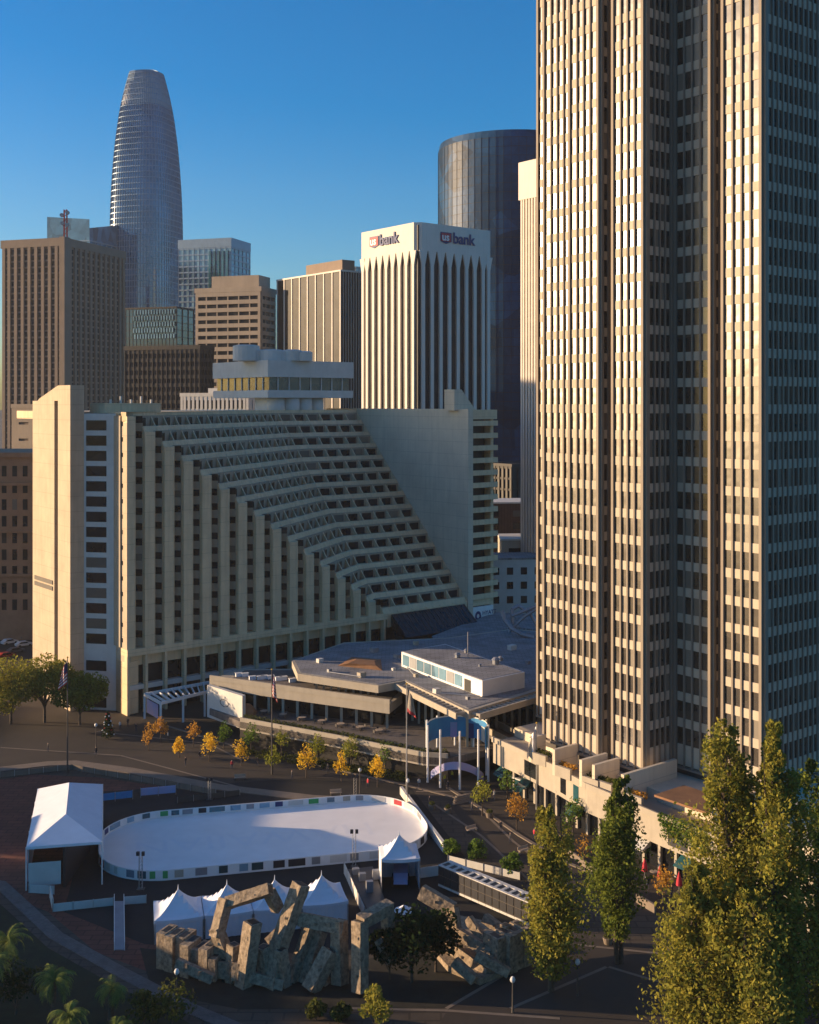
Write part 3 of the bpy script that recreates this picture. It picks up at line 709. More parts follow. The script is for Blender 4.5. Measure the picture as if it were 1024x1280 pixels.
# gabled concrete stub on the roof at right, roof house at left
q = hp(TE+3, 4)
m = MB(); zt = zat(487, q.y)
m.hexa([v3(hp(TE-1, 3), ZR), v3(hp(TE+6.5, 3), ZR), v3(hp(TE+6.5, 7), ZR), v3(hp(TE-1, 7), ZR), v3(hp(TE-1, 3), zt), v3(hp(TE+1.5, 3), zt), v3(hp(TE+1.5, 7), zt), v3(hp(TE-1, 7), zt)])
m.build('roof_stub', 'hyattwall', hotel)
m = MB(); m.bar(hp(-1, 8), U*13, VV*8, ZR-.3, zat(504, 250)); m.build('roof_house', 'hyatt', hotel)
for k in range(5): m = MB(); p = v3(hp(2+k*2.4, 12), ZR+1.7); m.tube(p, p+Vector((0, 0, 1+.7*(k % 2))), .25); m.build('vent_pipe', 'offwhite', hotel)
# hotel sign at the right
sp = hp(tb0, -.5); sr = MB(); sr.bar(hp(tb0+.1, -.55), U*(lbt-1.6), VV*.5, 6.9, 12.0); sg = sr.build('sign_panel', 'white', hotel)
m = MB(); cc_ = v3(hp(tb0+2.1, -.62), 9.6)
pts = []
N3 = Vector((-VV.x, -VV.y, 0)); U3 = Vector((U.x, U.y, 0))
for rr0, rr1 in ((.45, 1.05),):
    for i in range(20):
        a, b_ = 2*math.pi*i/20, 2*math.pi*(i+1)/20
        f_ = lambda r, t: cc_+U3*(r*math.cos(t))+Vector((0, 0, r*math.sin(t)*1.25))
        m.face([f_(rr0, a), f_(rr1, a), f_(rr1, b_), f_(rr0, b_)]); 
m.build('sign_logo', 'navy', sg)
text_mesh('HYATT', 'sign_letters', 'navy', v3(hp(tb0+3.6, -.6), 9.7), U, 1.55, .03, sg, False)
text_mesh('REGENCY', 'sign_letters', 'navy', v3(hp(tb0+3.6, -.6), 8.1), U, 1.15, .03, sg, False)

# roof-top restaurant
rc = dp(335, 500, 318); rc = Vector((rc.x, rc.y)); z = lambda y: zat(y, 318)
rest = thing('rooftop_restaurant', (rc.x, rc.y+8, ZR), 'white two-band angular restaurant on the roof of the curved hotel', 'restaurant')
la = reach(rc, VV, 266); lb = reach(rc, U, 442)
def sq(e): return [tuple(rc-(VV+U)*e), tuple(rc+VV*(la+e)-U*e), tuple(rc+VV*(la+e)+U*(lb+e)), tuple(rc+U*(lb+e)-VV*e)]
m = MB(); m.prism(sq(0), z(471), z(450)); m.build('upper_band', 'offwhite', rest)
m = MB(); m.prism(sq(-.1), z(497), z(487.5)); m.build('lower_band', 'offwhite', rest)
m = MB(); m.prism(sq(-1.0), z(487.5), z(471)); m.build('window_band', 'ec4glass', rest)
m = MB()
for i in range(1, 8):
    m.bar(rc+U*(lb*i/8)-VV*-.75, U*.3, VV*.2, z(487.5), z(471)); m.bar(rc+VV*(la*i/8)-U*-.75, VV*.3, U*.2, z(487.5), z(471))
m.build('window_mullions', 'offwhite', rest)
for a_, b_, r_ in ((5, 4, 2.6), (9.5, 3, 2.4), (14, 3.2, 2.3), (18.5, 4, 2.3)):
    m = MB(); p = rc+U*(a_)+VV*b_; m.lathe((p.x, p.y, ZR-2), [(r_, 0), (r_, z(497)-ZR+2)], 18); m.build('support_drum', 'offwhite', rest, True)
for i, (xx, yy, y_, r_) in enumerate(((308, 431, 450, 3.8), (340, 437, 450, 3.6), (322, 437, 450, 2.0), (352, 438, 450, 2.2), (366, 437, 450, 2.6), (381, 439, 450, 2.2))):
    m = MB(); p = dp(xx, 450, 325); m.lathe((p.x, p.y, z(450)), [(r_, 0), (r_, z(yy)-z(450)), (r_*.7, z(yy)-z(450)+.3)], 18); m.build('roof_drum', 'offwhite', rest)
m = MB(); m.prism([tuple(rc+VV*4+U*3), tuple(rc+VV*12+U*3), tuple(rc+VV*12+U*16), tuple(rc+VV*4+U*16)], ZR-1, z(497)); m.build('stem', 'offwhite', rest)

# pale cornice building behind the hotel roof
root, c, la, lb, z1 = tower('civic_building', 'pale low building with a row of small dark windows beyond hotel roof', 'building', 311, 470, 226, 330, 491, QQ, PP, 'offwhite', 'winglass', 16, 3, fl=5, pier=.55, prot=.2, spand=.3, cap=1.5, lstyle='grid', rstyle='grid')
m = MB(); m.prism([tuple(c+QQ*10+PP*3), tuple(c+QQ*20+PP*3), tuple(c+QQ*20+PP*8), tuple(c+QQ*10+PP*8)], z1, z1+2); m.build('roof_plant', 'offwhite', root)
# left edge: brick block and tan block
def leftblock():
    Y = 318; z1 = zat(566, Y); x0 = (41+14-CX)*Y/F
    root = thing('brick_building', (x0-25, Y+15, 0), 'brown stone block with many window rows, left of the hotel stair tower', 'building')
    m = MB(); m.bar((x0-60, Y), (60, 0), (0, 30), 0, z1); m.build('wall', 'brickpale', root)
    m = MB(); 
    for zz, h_ in ((z1-1.2, 1.3), (z1-9, .8), (z1-22, .6), (z1-34, .7)): m.bar((x0-60, Y-.8), (60.5, 0), (0, .79), zz, zz+h_)
    m.build('cornice', 'brickpale', root)
    wl = []
    for r_ in range(9):
        for i in range(20):
            wl.append(hexbar((x0-58+i*2.9, Y-.05), (1.3, 0), (0, .3), z1-6.5-r_*4.6, z1-3.6-r_*4.6))
    windows(root, wl, 'winglass')
leftblock()
root, c, la, lb, z1 = tower('office_block', 'small tan striped block behind the left end of the hotel', 'building', 45, 420, 15, 70, 505, QQ, PP, 'tan', 'brown', 1, 1, fl=6, pier=.3, prot=.2, spand=.85, cap=1.5, lstyle='band', rstyle='band')
# right gap blocks
root, c, la, lb, z1 = tower('dark_building', 'dark glass block with pale posts between hotel and near high-rise', 'building', 640, 420, 600, 700, 580, VV, U, 'darkbldg', 'dark', 8, 8, fl=4, pier=.12, prot=.3, spand=.2, cap=1)
def gapbuilding(label, Y, x0, x1, yt, yb_, m_, rows, roofm='roofgrey', nm='building_block', wn=3, depth=16):
    z1 = zat(yt, Y); X0 = (x0-CX)*Y/F; X1 = (x1-CX)*Y/F
    root = thing(nm, ((X0+X1)/2, Y, 0), label, 'building')
    m = MB(); m.bar((X0, Y), (X1-X0, (X1-X0)*.12), (-.0, depth), 0, z1); m.build('wall', m_, root)
    m = MB(); m.bar((X0-.2, Y-.2), (X1-X0+.4, (X1-X0)*.12), (0, depth+.4), z1+.002, z1+.5); m.build('parapet', roofm, root)
    for r_ in range(rows):
        for i in range(wn):
            m = MB(); w_ = (X1-X0)/wn; m.bar((X0+w_*(i+.25), Y+(w_*(i+.25))*.12-.06), (w_*.45, w_*.45*.12), (0, .3), z1-4.2-r_*4, z1-2.2-r_*4); m.build('window', 'winglass', root)
gapbuilding('red-brown brick block with pale flat roof right of the balcony tower', 372, 600, 700, 630, 680, 'brick', 2, 'offwhite')
gapbuilding('cream rendered block with one small window right of the balcony tower', 338, 627, 700, 676, 740, 'cream', 1, 'offwhite', wn=2, depth=14)
gapbuilding('grey low block with dark openings right of the balcony tower', 322, 612, 700, 700, 760, 'offwhite', 3, 'roofgrey', wn=5, depth=12)

# ================================================================ foreground
def leafcloud(m, c, rx, ry, rz, n, s, seed=0, bias=.6, shape=None):
    r = random.Random(seed)
    for _ in range(n):
        while True:
            a, b, d = r.uniform(-1, 1), r.uniform(-1, 1), r.uniform(-1, 1); q = a*a+b*b+d*d
            if q <= 1 and r.random() < bias*q+(1-bias): break
        p = Vector((c[0]+a*rx, c[1]+b*ry, c[2]+d*rz))
        e = Vector((r.gauss(0, 1), r.gauss(0, 1), r.gauss(0, 1))).normalized(); f = e.cross(Vector((r.gauss(0, 1), r.gauss(0, 1), r.gauss(0, 1)))).normalized()
        k = s*r.uniform(.5, 1.6)
        m.face([p-e*k, p+f*k*.6, p+e*k, p-f*k*.6])
def blobtree(name, loc, hgt, cr, label, leaf, group=None, cat='tree', n=500, s=.2, trunk=.35, lean=0, seed=1, zsc=1.0, limbs=5, bare=0):
    r = random.Random(seed); loc = Vector(loc); root = thing(name, loc, label, cat, group)
    th = hgt*trunk; m = MB(); tr = max(.07, hgt*.018)
    top = loc+Vector((lean*.3, 0, hgt*.8)); m.tube(loc-Vector((0, 0, .1)), loc+Vector((lean*.1, 0, th)), tr*1.3, tr, 7); m.tube(loc+Vector((lean*.1, 0, th)), top, tr, tr*.25, 6)
    cl = []
    for i in range(limbs):
        a = 2*math.pi*i/limbs+r.random(); q = loc+Vector((math.cos(a)*cr*.6, math.sin(a)*cr*.6, th+(hgt-th)*r.uniform(.25, .75)))
        m.tube(loc+Vector((0, 0, th*r.uniform(.8, 1.3))), q, tr*.55, tr*.15, 5); cl.append(q)
    m.build('trunk', 'bark', root)
    m = MB(); cl.append(loc+Vector((0, 0, hgt*.85))); cl.append(loc+Vector((0, 0, th+(hgt-th)*.45)))
    for i, q in enumerate(cl):
        k = cr*r.uniform(.42, .62); leafcloud(m, q, k, k, k*zsc, n//len(cl), s, seed*31+i, .7)
    m.build('crown', leaf, root)
    return root
def poplar(label, loc, hgt, r0, leaf, n, s, seed, z0=.1, cols=1, spread=0):
    r = random.Random(seed); loc = Vector(loc); root = thing('poplar_tree', loc, label, 'tree', 'tall columnar poplars at right')
    m = MB(); cr = MB()
    for cidx in range(cols):
        o = loc+Vector((r.uniform(-1, 1)*spread, r.uniform(-1, 1)*spread*.6, 0)) if cidx else loc
        h = hgt*(1 if cidx == 0 else r.uniform(.78, .97)); tr = .3
        pts = [o+Vector((r.uniform(-.25, .25)*k, r.uniform(-.2, .2)*k, h*k/6)) for k in range(7)]
        for k in range(6): m.tube(pts[k], pts[k+1], tr*(1-k/6.5), tr*(1-(k+1)/6.5), 7)
        nb = 58
        for i in range(nb):
            f = z0+(1-z0)*(i+r.random())/nb; a = r.uniform(0, 6.283)
            env = r0*min(1, 1.25*(1-f)**.5+.1)*min(1, .45+(f-z0)*3.2)*(1+.28*math.sin(f*21+seed)+r.uniform(-.3, .3))
            d = env*r.uniform(.3, .95); base = o+Vector((0, 0, h*max(.03, f-.10))); q = o+Vector((math.cos(a)*d, math.sin(a)*d, h*f))
            m.tube(base, q, .07, .03, 4)
            k = env*r.uniform(.28, .5); nn = int(n/cols/nb*r.uniform(.5, 1.5))
            leafcloud(cr, q+Vector((0, 0, k*.5)), k, k, k*r.uniform(1.3, 2.3), nn, s, seed*99+i+cidx*777, .55)
    m.build('trunk', 'bark', root); cr.build('crown', leaf, root)
    return root
def P3(x, y, z=0): return gp(x, y, z)

poplar('yellow-green poplar left of the other poplars, in front of chiller row', P3(688, 1240), 20.6, 3.0, 'leaf_poplar', 16000, .18, 3, z0=.12, cols=2, spread=1.2)
poplar('dark green poplar standing alone in the middle of the paved square', P3(776, 1204), 21.6, 2.9, 'leaf_poplar2', 16000, .18, 5, z0=.16, cols=2, spread=.9)
poplar('tallest yellow-green poplar in front of the near high-rise', P3(905, 1300), 32.5, 4.0, 'leaf_poplar', 32000, .18, 8, z0=.03, cols=3, spread=2.6)
poplar('tall poplar just right of the tallest one', P3(972, 1310), 32.5, 3.8, 'leaf_poplar', 26000, .19, 12, z0=.03, cols=2, spread=1.8)
poplar('shaded dark poplar cut by the right edge of the photo', P3(1032, 1290), 29.5, 4.2, 'leaf_poplar2', 20000, .19, 17, z0=.03, cols=2, spread=2.0)
poplar('shorter poplar at the left foot of the tallest one', P3(878, 1322), 18.5, 3.4, 'leaf_poplar', 16000, .19, 23, z0=.02, cols=2, spread=1.4)
poplar('short poplar between two tall ones at bottom right', P3(940, 1345), 17.5, 3.6, 'leaf_poplar', 16000, .19, 29, z0=.02, cols=2, spread=1.6)

# street trees
ST = [(186, 938, 'leaf_orange', 4.6, 'rust-brown street tree beside the white entrance frame, first from left'), (201, 928, 'leaf_orange', 4.8, 'rust-brown street tree under the white entrance frame'),
 (224, 947, 'leaf_yellow', 3.6, 'small yellow street tree below the entrance frame'), (242, 934, 'leaf_orange', 4.6, 'orange-brown street tree right of the entrance frame'),
 (262, 952, 'leaf_yellow', 5.2, 'bright orange-yellow street tree, fifth of the kerb row'), (280, 936, 'leaf_green', 4.8, 'green street tree behind the bright orange one'),
 (302, 957, 'leaf_yellow', 4.4, 'yellow street tree left of the green pair by the terrace'), (314, 941, 'leaf_green', 5.2, 'green street tree under the left tip of the terrace planter'),
 (341, 966, 'leaf_lime', 4.8, 'lime street tree by the red-flag pole'), (352, 946, 'leaf_lime', 5.0, 'lime street tree behind the red-flag pole'),
 (383, 972, 'leaf_yellow', 5.6, 'large yellow street tree in middle of kerb row'), (397, 954, 'leaf_lime', 5.2, 'lime-green street tree right behind the large yellow one'),
 (427, 977, 'leaf_yellow', 5.0, 'amber street tree before the terrace planter'), (439, 960, 'leaf_lime', 5.2, 'thin lime street tree behind the amber one'),
 (472, 984, 'leaf_yellow', 5.0, 'yellow street tree left of the pale-flag pole'), (481, 966, 'leaf_green', 5.4, 'green street tree behind the last yellow one'),
 (603, 1020, 'leaf_lime', 5.6, 'lime tree in a pot beside the steps of the pole ring'), (646, 1038, 'leaf_orange', 5.2, 'orange street tree left of the dark green poplar'),
 (634, 1000, 'leaf_green', 5.0, 'green street tree under the concrete podium wall'), (716, 1046, 'leaf_green', 5.4, 'small green tree before the podium shops'),
 (730, 1083, 'leaf_orange', 4.4, 'nearly bare tree left of the dark green poplar'), (829, 1128, 'leaf_orange', 4.6, 'brown-leaved small tree between the poplars')]
for i, (x, y, lf, h, lb_) in enumerate(ST):
    blobtree('street_tree', P3(x, y), h, h*.31, lb_, lf, 'small street trees along kerb and square', n=(470 if i % 3 else 320) if 'bare' not in lb_ else 110, s=.17, trunk=.28, seed=40+i, zsc=1.55)
# big loose trees at the left
for i, (x, y, h, cr) in enumerate(((14, 905, 13, 6.6), (56, 903, 13.5, 6.0), (100, 906, 10.5, 5.2))):
    blobtree('olive_tree', P3(x, y), h, cr, ('spreading olive-green tree cut by left edge', 'tallest spreading olive-green tree beside the stair tower foot', 'lower spreading tree right of the first flagpole')[i], 'leaf_poplar' if i < 2 else 'leaf_poplar2', 'spreading trees at left', n=7500, s=.24, trunk=.24, seed=80+i, zsc=.8, limbs=12)
# dark pines by the fountain
for i, (x, y, h, cr) in enumerate(((515, 1228, 8.5, 3.6), (545, 1215, 7, 2.6), (487, 1225, 6, 2.4))):
    blobtree('pine_tree', P3(x, y), h, cr, ('large dark pine in the middle of the fountain blocks', 'dark pine right of the large one', 'small dark pine beside the upright concrete tube')[i], 'leaf_dark', 'dark pines in the fountain', n=1700, s=.24, trunk=.2, seed=90+i, zsc=.8, limbs=9)
for i, (x, y, h, cr, lf, lb_) in enumerate(((470, 1290, 5.0, 1.7, 'leaf_poplar', 'yellow-green bush at the bottom edge below the fountain'), (215, 1285, 4.6, 2.4, 'leaf_bush', 'rounded dark bush at bottom left beside the palms'), (180, 1282, 3.6, 1.8, 'leaf_bush', 'smaller dark bush left of the rounded one'),
    (640, 1092, 2.8, 1.5, 'leaf_green', 'green shrub behind the chiller row, right one'), (596, 1072, 2.4, 1.6, 'leaf_green', 'green shrub right of the rink corner'), (565, 1068, 2.0, 1.4, 'leaf_green', 'low green shrub at the rink corner'), (20, 1268, 5.5, 3, 'leaf_dark', 'dark bush in the bottom left corner'), (395, 1275, 2, 1.2, 'leaf_bush', 'low bush below the fountain'), (427, 1278, 2, 1.1, 'leaf_bush', 'low bush left of the yellow-green one'))):
    blobtree('bush', P3(x, y), h, cr, lb_, lf, None, 'bush', n=900, s=.17, trunk=.1, seed=120+i, zsc=.9, limbs=6)
# palms
def palm(x, y, h, fr, label, seed):
    r = random.Random(seed); p = P3(x, y); root = thing('palm_tree', p, label, 'palm tree', 'palms at bottom left')
    m = MB(); m.tube(p, p+Vector((.15, 0, h)), .32, .24, 9); m.build('trunk', 'bark', root)
    m = MB(); c = p+Vector((.15, 0, h))
    for i in range(34):
        a = r.uniform(0, 6.283); el = r.uniform(-.35, 1.35); L = fr*r.uniform(.8, 1.1); d = Vector((math.cos(a), math.sin(a), 0)); pr = c.copy(); side = Vector((-d.y, d.x, 0))
        e = el; seg = 7
        for k in range(seg):
            q = pr+(d*math.cos(e)+Vector((0, 0, 1))*math.sin(e))*L/seg; wd = .55*math.sin(math.pi*(k+.6)/(seg+.3))
            for sgn in (-1, 1):
                for j in range(4):
                    b0 = pr+(q-pr)*j/4; m.face([b0, b0+(q-pr)*.16, b0+side*sgn*wd+(q-pr)*.75-Vector((0, 0, .18))])
            m.tube(pr, q, .03, .02, 3); pr = q; e -= .30
    m.build('fronds', 'palm', root)
palm(8, 1240, 5.6, 2.9, 'palm cut by the left edge above the lawn', 1); palm(66, 1282, 4.6, 2.7, 'bushy palm right of the left-edge palm', 2)
palm(84, 1320, 3.9, 2.5, 'low palm at the bottom edge, left one', 3); palm(138, 1275, 3.2, 2.3, 'small palm left of the rounded bush', 4); palm(142, 1335, 3.6, 2.2, 'low palm at bottom edge, right one', 5)
palm(-12, 1275, 6, 2.8, 'shaded palm in the bottom left corner', 6)

# ---------------------------------------------------------------- rink
E = Vector((.971, .238)); NN = Vector((-.238, .971)); RC = Vector((-21.5, 172.6)); HL, HWd, RR = 24.0, 11.8, 9.5
def rk(a, b): return RC+E*a+NN*b
def rink_outline(e=0, n=12):
    out = []; r = RR+e
    for sx, sy, a0 in ((1, 1, 0), (-1, 1, 90), (-1, -1, 180), (1, -1, 270)):
        cx_, cy_ = sx*(HL-RR), sy*(HWd-RR)
        for i in range(n+1):
            a = R(a0+90*i/n); out.append(rk(cx_+r*math.cos(a), cy_+r*math.sin(a)))
    return out
rink = thing('ice_rink', (RC.x, RC.y, 0), 'large white oval ice rink with advert boards around it', 'ice rink')
m = MB(); m.prism([tuple(p) for p in rink_outline()], .014, .30); m.build('ice_sheet', 'ice', rink)
o0 = rink_outline(.02); o1 = rink_outline(.14)
m = MB()
for i in range(len(o0)):
    j = (i+1) % len(o0)
    if (o0[i]-o0[j]).length < .01: continue
    m.hexa([v3(o0[i], .0), v3(o1[i], .0), v3(o1[j], .0), v3(o0[j], .0), v3(o0[i], 1.42), v3(o1[i], 1.42), v3(o1[j], 1.42), v3(o0[j], 1.42)])
m.build('boards', 'white', rink)
# big faint lettering frozen into the ice, read from the far side
cu = bpy.data.curves.new('ice_lettering', 'FONT'); cu.body = 'HAWAIIAN'; cu.size = 7.4; cu.align_x = 'CENTER'; cu.extrude = .002
to = bpy.data.objects.new('tmp_text', cu); C.objects.link(to); me_ = bpy.data.meshes.new_from_object(to.evaluated_get(bpy.context.evaluated_depsgraph_get())); bpy.data.objects.remove(to)
me_.materials.clear(); me_.materials.append(M['icetint'])
for v in me_.vertices:
    q = rk(-v.co.x*.96-1.5, -v.co.y+2.2); v.co = Vector((q.x, q.y, .306+v.co.z))-OFF[rink]
io_ = bpy.data.objects.new('ice_lettering', me_); C.objects.link(io_); io_.parent = rink
# advert panels on the side of the boards one can see
full = rink_outline(0, 24); cum = [0]
for i in range(1, len(full)+1): cum.append(cum[-1]+(full[i % len(full)]-full[i-1]).length)
def along(s, e):
    s %= cum[-1]
    for i in range(len(full)):
        if cum[i+1] >= s and cum[i+1] > cum[i]:
            f = (s-cum[i])/(cum[i+1]-cum[i]); a, b = full[i], full[(i+1) % len(full)]; p = a+(b-a)*f; d = (b-a).normalized(); return p+Vector((d.y, -d.x))*e
rp = random.Random(5); s_ = 0.6; cols = ['navy', 'black', 'green', 'redprint', 'offwhite', 'skyglass', 'cream', 'offwhite', 'grey_metal', 'tealglass', 'grey_metal', 'offwhite', 'offwhite', 'black', 'skyglass', 'grey_metal', 'cream', 'skyglass', 'grey_metal', 'offwhite']
while s_ < cum[-1]-2:
    wd = rp.choice((1.2, 1.6, 1.2, 2.4)); mid = along(s_+wd/2, 0)
    inner = (mid-RC).dot(NN) > -1 or False
    e0 = -.03 if inner else .16; e1 = .015 if inner else .19
    a, b = along(s_, e0), along(s_+wd, e0); a2, b2 = along(s_, e1), along(s_+wd, e1)
    m = MB(); q = [a, a2, b2, b] if True else 0
    z0 = .55 if inner else .3
    m.hexa([v3(p, z0) for p in q]+[v3(p, 1.3) for p in q]); m.build('advert_panel', rp.choice(cols), rink)
    # lettering strokes on the panel
    s_ += wd+rp.choice((.5, .9, 1.6, 1.4))
def mastlight(x, y, h, label):
    p = P3(x, y); t = thing('light_mast', p, label, 'floodlight', 'lattice light masts round the rink'); m = MB()
    for a, b in ((-.2, -.2), (.2, -.2), (.2, .2), (-.2, .2)): m.tube(p+Vector((a, b, 0)), p+Vector((a, b, h)), .035, .035, 4)
    for k in range(int(h/.5)):
        z_ = k*.5; m.tube(p+Vector((-.2, -.2, z_)), p+Vector((.2, -.2, z_+.5)), .02, .02, 3); m.tube(p+Vector((.2, -.2, z_)), p+Vector((.2, .2, z_+.5)), .02, .02, 3); m.tube(p+Vector((-.2, .2, z_)), p+Vector((-.2, -.2, z_+.5)), .02, .02, 3)
    m.build('lattice', 'pole', t); m = MB(); m.box(p+Vector((0, 0, 0)), 1, 1, .15); m.build('foot_plate', 'polebrown', t)
    for dx in (-.35, .35): m = MB(); m.box(p+Vector((dx, -.1, h)), .4, .35, .5, .3*dx); m.build('floodlight_head', 'black', t)
mastlight(176, 1112, 4.6, 'lattice light mast at the left near edge of the ice'); mastlight(443, 1084, 4.8, 'lattice light mast at the near edge left of the white pavilion'); mastlight(444, 999, 3.6, 'lattice light mast at the far edge of the ice')
mastlight(262, 1000, 3.2, 'thin leaning light mast behind the far rink boards')
# low barrier at right end, fences
def fence(label, pts, h, m_, name='barrier', posts=True, z=0, cat='barrier', th=.12):
    P = [P3(a, b) for a, b in pts]; t = thing(name, P[0], label, cat)
    for a, b in zip(P, P[1:]):
        m = MB(); d = Vector((b.x-a.x, b.y-a.y)); n = Vector((-d.y, d.x)).normalized()*th; m.bar((a.x, a.y), tuple(d), tuple(n), z, z+h); m.build('panel', m_, t)
    if posts:
        m_2 = MB()
        for a, b in zip(P, P[1:]):
            k = max(1, int((b-a).length/2.4))
            for i in range(k+1): q = a+(b-a)*i/k; m_2.tube(q+Vector((0, -.05, 0)), q+Vector((0, -.05, z+h+.15)), .05, .05, 5)
        m_2.build('posts', 'pole', t)
    return t
fence('long white barrier wall slanting past the right end of the rink', ((500, 993), (554, 1066)), 1.3, 'offwhite', th=.5, posts=False)
fence('white barrier along the brick square below the marquee', ((66, 1140), (142, 1132)), 1.0, 'offwhite'); fence('short white barrier left of the row tents', ((155, 1131), (183, 1129)), 1.0, 'offwhite')
fence('white side barrier left of the marquee door', ((62, 1122), (66, 1140)), 1.6, 'offwhite')
fence('blue banner fence behind the marquee', ((122, 1004), (166, 999)), 1.1, 'blue', z=.3); fence('lilac banner fence right of the blue one', ((176, 997), (220, 993)), 1.2, 'pink', z=.3)
fence('dark railing behind the far rink boards', ((222, 1004), (262, 999), (300, 994)), .9, 'polebrown', th=.03)
fence('white fence right of the rink behind the shrubs', ((560, 1078), (650, 1100)), 1.0, 'offwhite', th=.05); fence('low stone wall by the steps in the square', ((700, 1062), (745, 1095)), .9, 'kerb', posts=False, th=.3)
fence('low stone wall beyond the dark green poplar', ((795, 1128), (818, 1142)), 1.1, 'kerb', posts=False, th=.3)
fence('thin pale railing along the far sidewalk', ((0, 972), (90, 962), (270, 994)), .9, 'kerb', th=.04)
t = thing('ramp', P3(148, 1150), 'white narrow access ramp leading down from the rink barrier', 'ramp'); m = MB(); a, b, c_, d_ = P3(143, 1133), P3(155, 1133), P3(156, 1188), P3(143, 1188)
m.hexa([(q.x, q.y, .015) for q in (d_, c_, b, a)]+[(d_.x, d_.y, .1), (c_.x, c_.y, .1), (b.x, b.y, .7), (a.x, a.y, .7)]); m.build('deck', 'grey_metal', t)
m = MB()
for p, q in ((a, d_), (b, c_)):
    m.tube(p+Vector((0, 0, 1.6)), q+Vector((0, 0, 1.0)), .04); 
    for k in range(6): r_ = p+(q-p)*k/5; m.tube(r_, r_+Vector((0, 0, 1.6-.12*k)), .03, .03, 4)
m.build('handrail', 'white', t)

# ---------------------------------------------------------------- tents
def peaktent(label, c, sz, eave, peak, wall=True, rz=0, group='white peaked tents in a row', open_front=False):
    c = Vector((c[0], c[1])); t = thing('peaked_tent', (c.x, c.y, 0), label, 'tent', group); h = sz/2
    ex = Vector((math.cos(rz), math.sin(rz))); ey = Vector((-ex.y, ex.x)); N = 10
    def pt(u, v):
        r = max(abs(u), abs(v)); z_ = eave+(peak-eave)*((1-r)**1.7)+(-.16*(1-(min(abs(u), abs(v))/max(r, .001))**2)*r if r > 0 else 0)
        return v3(c+ex*u*h+ey*v*h, z_)
    m = MB(); g = [[pt(-1+2*i/N, -1+2*j/N) for i in range(N+1)] for j in range(N+1)]
    for j in range(N):
        for i in range(N): m.face([g[j][i], g[j][i+1], g[j+1][i+1], g[j+1][i]])
    for k in range(4):
        a = [(-1, -1), (1, -1), (1, 1), (-1, 1)]; p0 = a[k]; p1 = a[(k+1) % 4]
        for i in range(N):
            f0, f1 = i/N, (i+1)/N; q0 = pt(p0[0]+(p1[0]-p0[0])*f0, p0[1]+(p1[1]-p0[1])*f0); q1 = pt(p0[0]+(p1[0]-p0[0])*f1, p0[1]+(p1[1]-p0[1])*f1)
            m.face([q0, q1, q1-Vector((0, 0, .4)), q0-Vector((0, 0, .4))])
    m.build('canopy', 'tent', t, smooth=False)
    m = MB(); m.tube(v3(c, peak-.1), v3(c, peak+.55), .09, .02, 6); m.build('finial', 'tent', t)
    for a in ((-1, -1), (1, -1), (1, 1), (-1, 1)): m = MB(); q = c+ex*a[0]*h*.98+ey*a[1]*h*.98; m.tube(v3(q, 0), v3(q, eave), .06); m.build('leg', 'pole', t)
    if wall:
        for k, (a, b) in enumerate((((-1, -1), (1, -1)), ((1, -1), (1, 1)), ((1, 1), (-1, 1)), ((-1, 1), (-1, -1)))):
            if open_front and k == 0: continue
            m = MB(); p = c+(ex*a[0]+ey*a[1])*h*.96; q = c+(ex*b[0]+ey*b[1])*h*.96; n = 14; d = (q-p)/n; nn_ = Vector((d.y, -d.x)).normalized()
            for i in range(n):
                o_ = p+d*i; f0 = .06*(i % 2); f1 = .06*((i+1) % 2)
                m.face([v3(o_+nn_*f0, .03), v3(o_+d+nn_*f1, .03), v3(o_+d+nn_*f1, eave-.3), v3(o_+nn_*f0, eave-.3)])
            m.build('side_curtain', 'tent', t)
    return t
c0 = Vector((-28.5, 142.2)); az = math.atan2(E.y, E.x)
for k, l_ in enumerate(('leftmost of the four white peaked tents below the rink', 'second white peaked tent from left, partly behind a concrete tube', 'third white peaked tent from left behind the leaning concrete tube', 'rightmost of the four white peaked tents below the rink')):
    peaktent(l_, c0+E*5.95*k, 5.85, 2.9, 5.3, True, az)
peaktent('tall white pavilion tent with open front beside the rink', (-1.4, 156.2), 5.2, 4.5, 6.8, True, az*.4, None, True)
# marquee
t = thing('marquee', (-51, 165, 0), 'large white hipped marquee left of the rink', 'marquee')
A_ = Vector((-51.2, 154.2)); B_ = Vector((-41.6, 156.2)); D_ = Vector((-57.2, 177.6)); C_ = Vector((-47.8, 179.8)); EZ2 = 5.8
r0_ = v3((A_+B_)/2+(D_-A_).normalized()*5.5, 8.0); r1_ = v3((D_+C_)/2-(D_-A_).normalized()*5, 8.0)
roof = MB(); a, b, c_, d_ = (v3(q, EZ2) for q in (A_, B_, C_, D_))
for f in ([a, b, r0_], [b, c_, r1_, r0_], [c_, d_, r1_], [d_, a, r0_, r1_]): roof.face(f)
for p, q in ((a, b), (b, c_), (c_, d_), (d_, a)): roof.face([p, p-Vector((0, 0, .35)), q-Vector((0, 0, .35)), q])
roof.build('roof', 'tent', t)
for q in (A_, B_, C_, D_, A_+(D_-A_)*.25, A_+(D_-A_)*.5, A_+(D_-A_)*.75, B_+(C_-B_)*.25, B_+(C_-B_)*.5, B_+(C_-B_)*.75): m = MB(); m.tube(v3(q, 0), v3(q, EZ2), .09); m.build('leg', 'white', t)
m = MB(); m.bar(tuple(A_+(D_-A_)*.12), tuple((D_-A_)*.88), tuple(Vector((.08, 0))), .03, EZ2-.3); m.build('side_wall', 'tent', t)
m = MB(); m.bar(tuple(D_), tuple(C_-D_), (0, .08), .03, EZ2-.3); m.build('back_wall', 'tent', t)
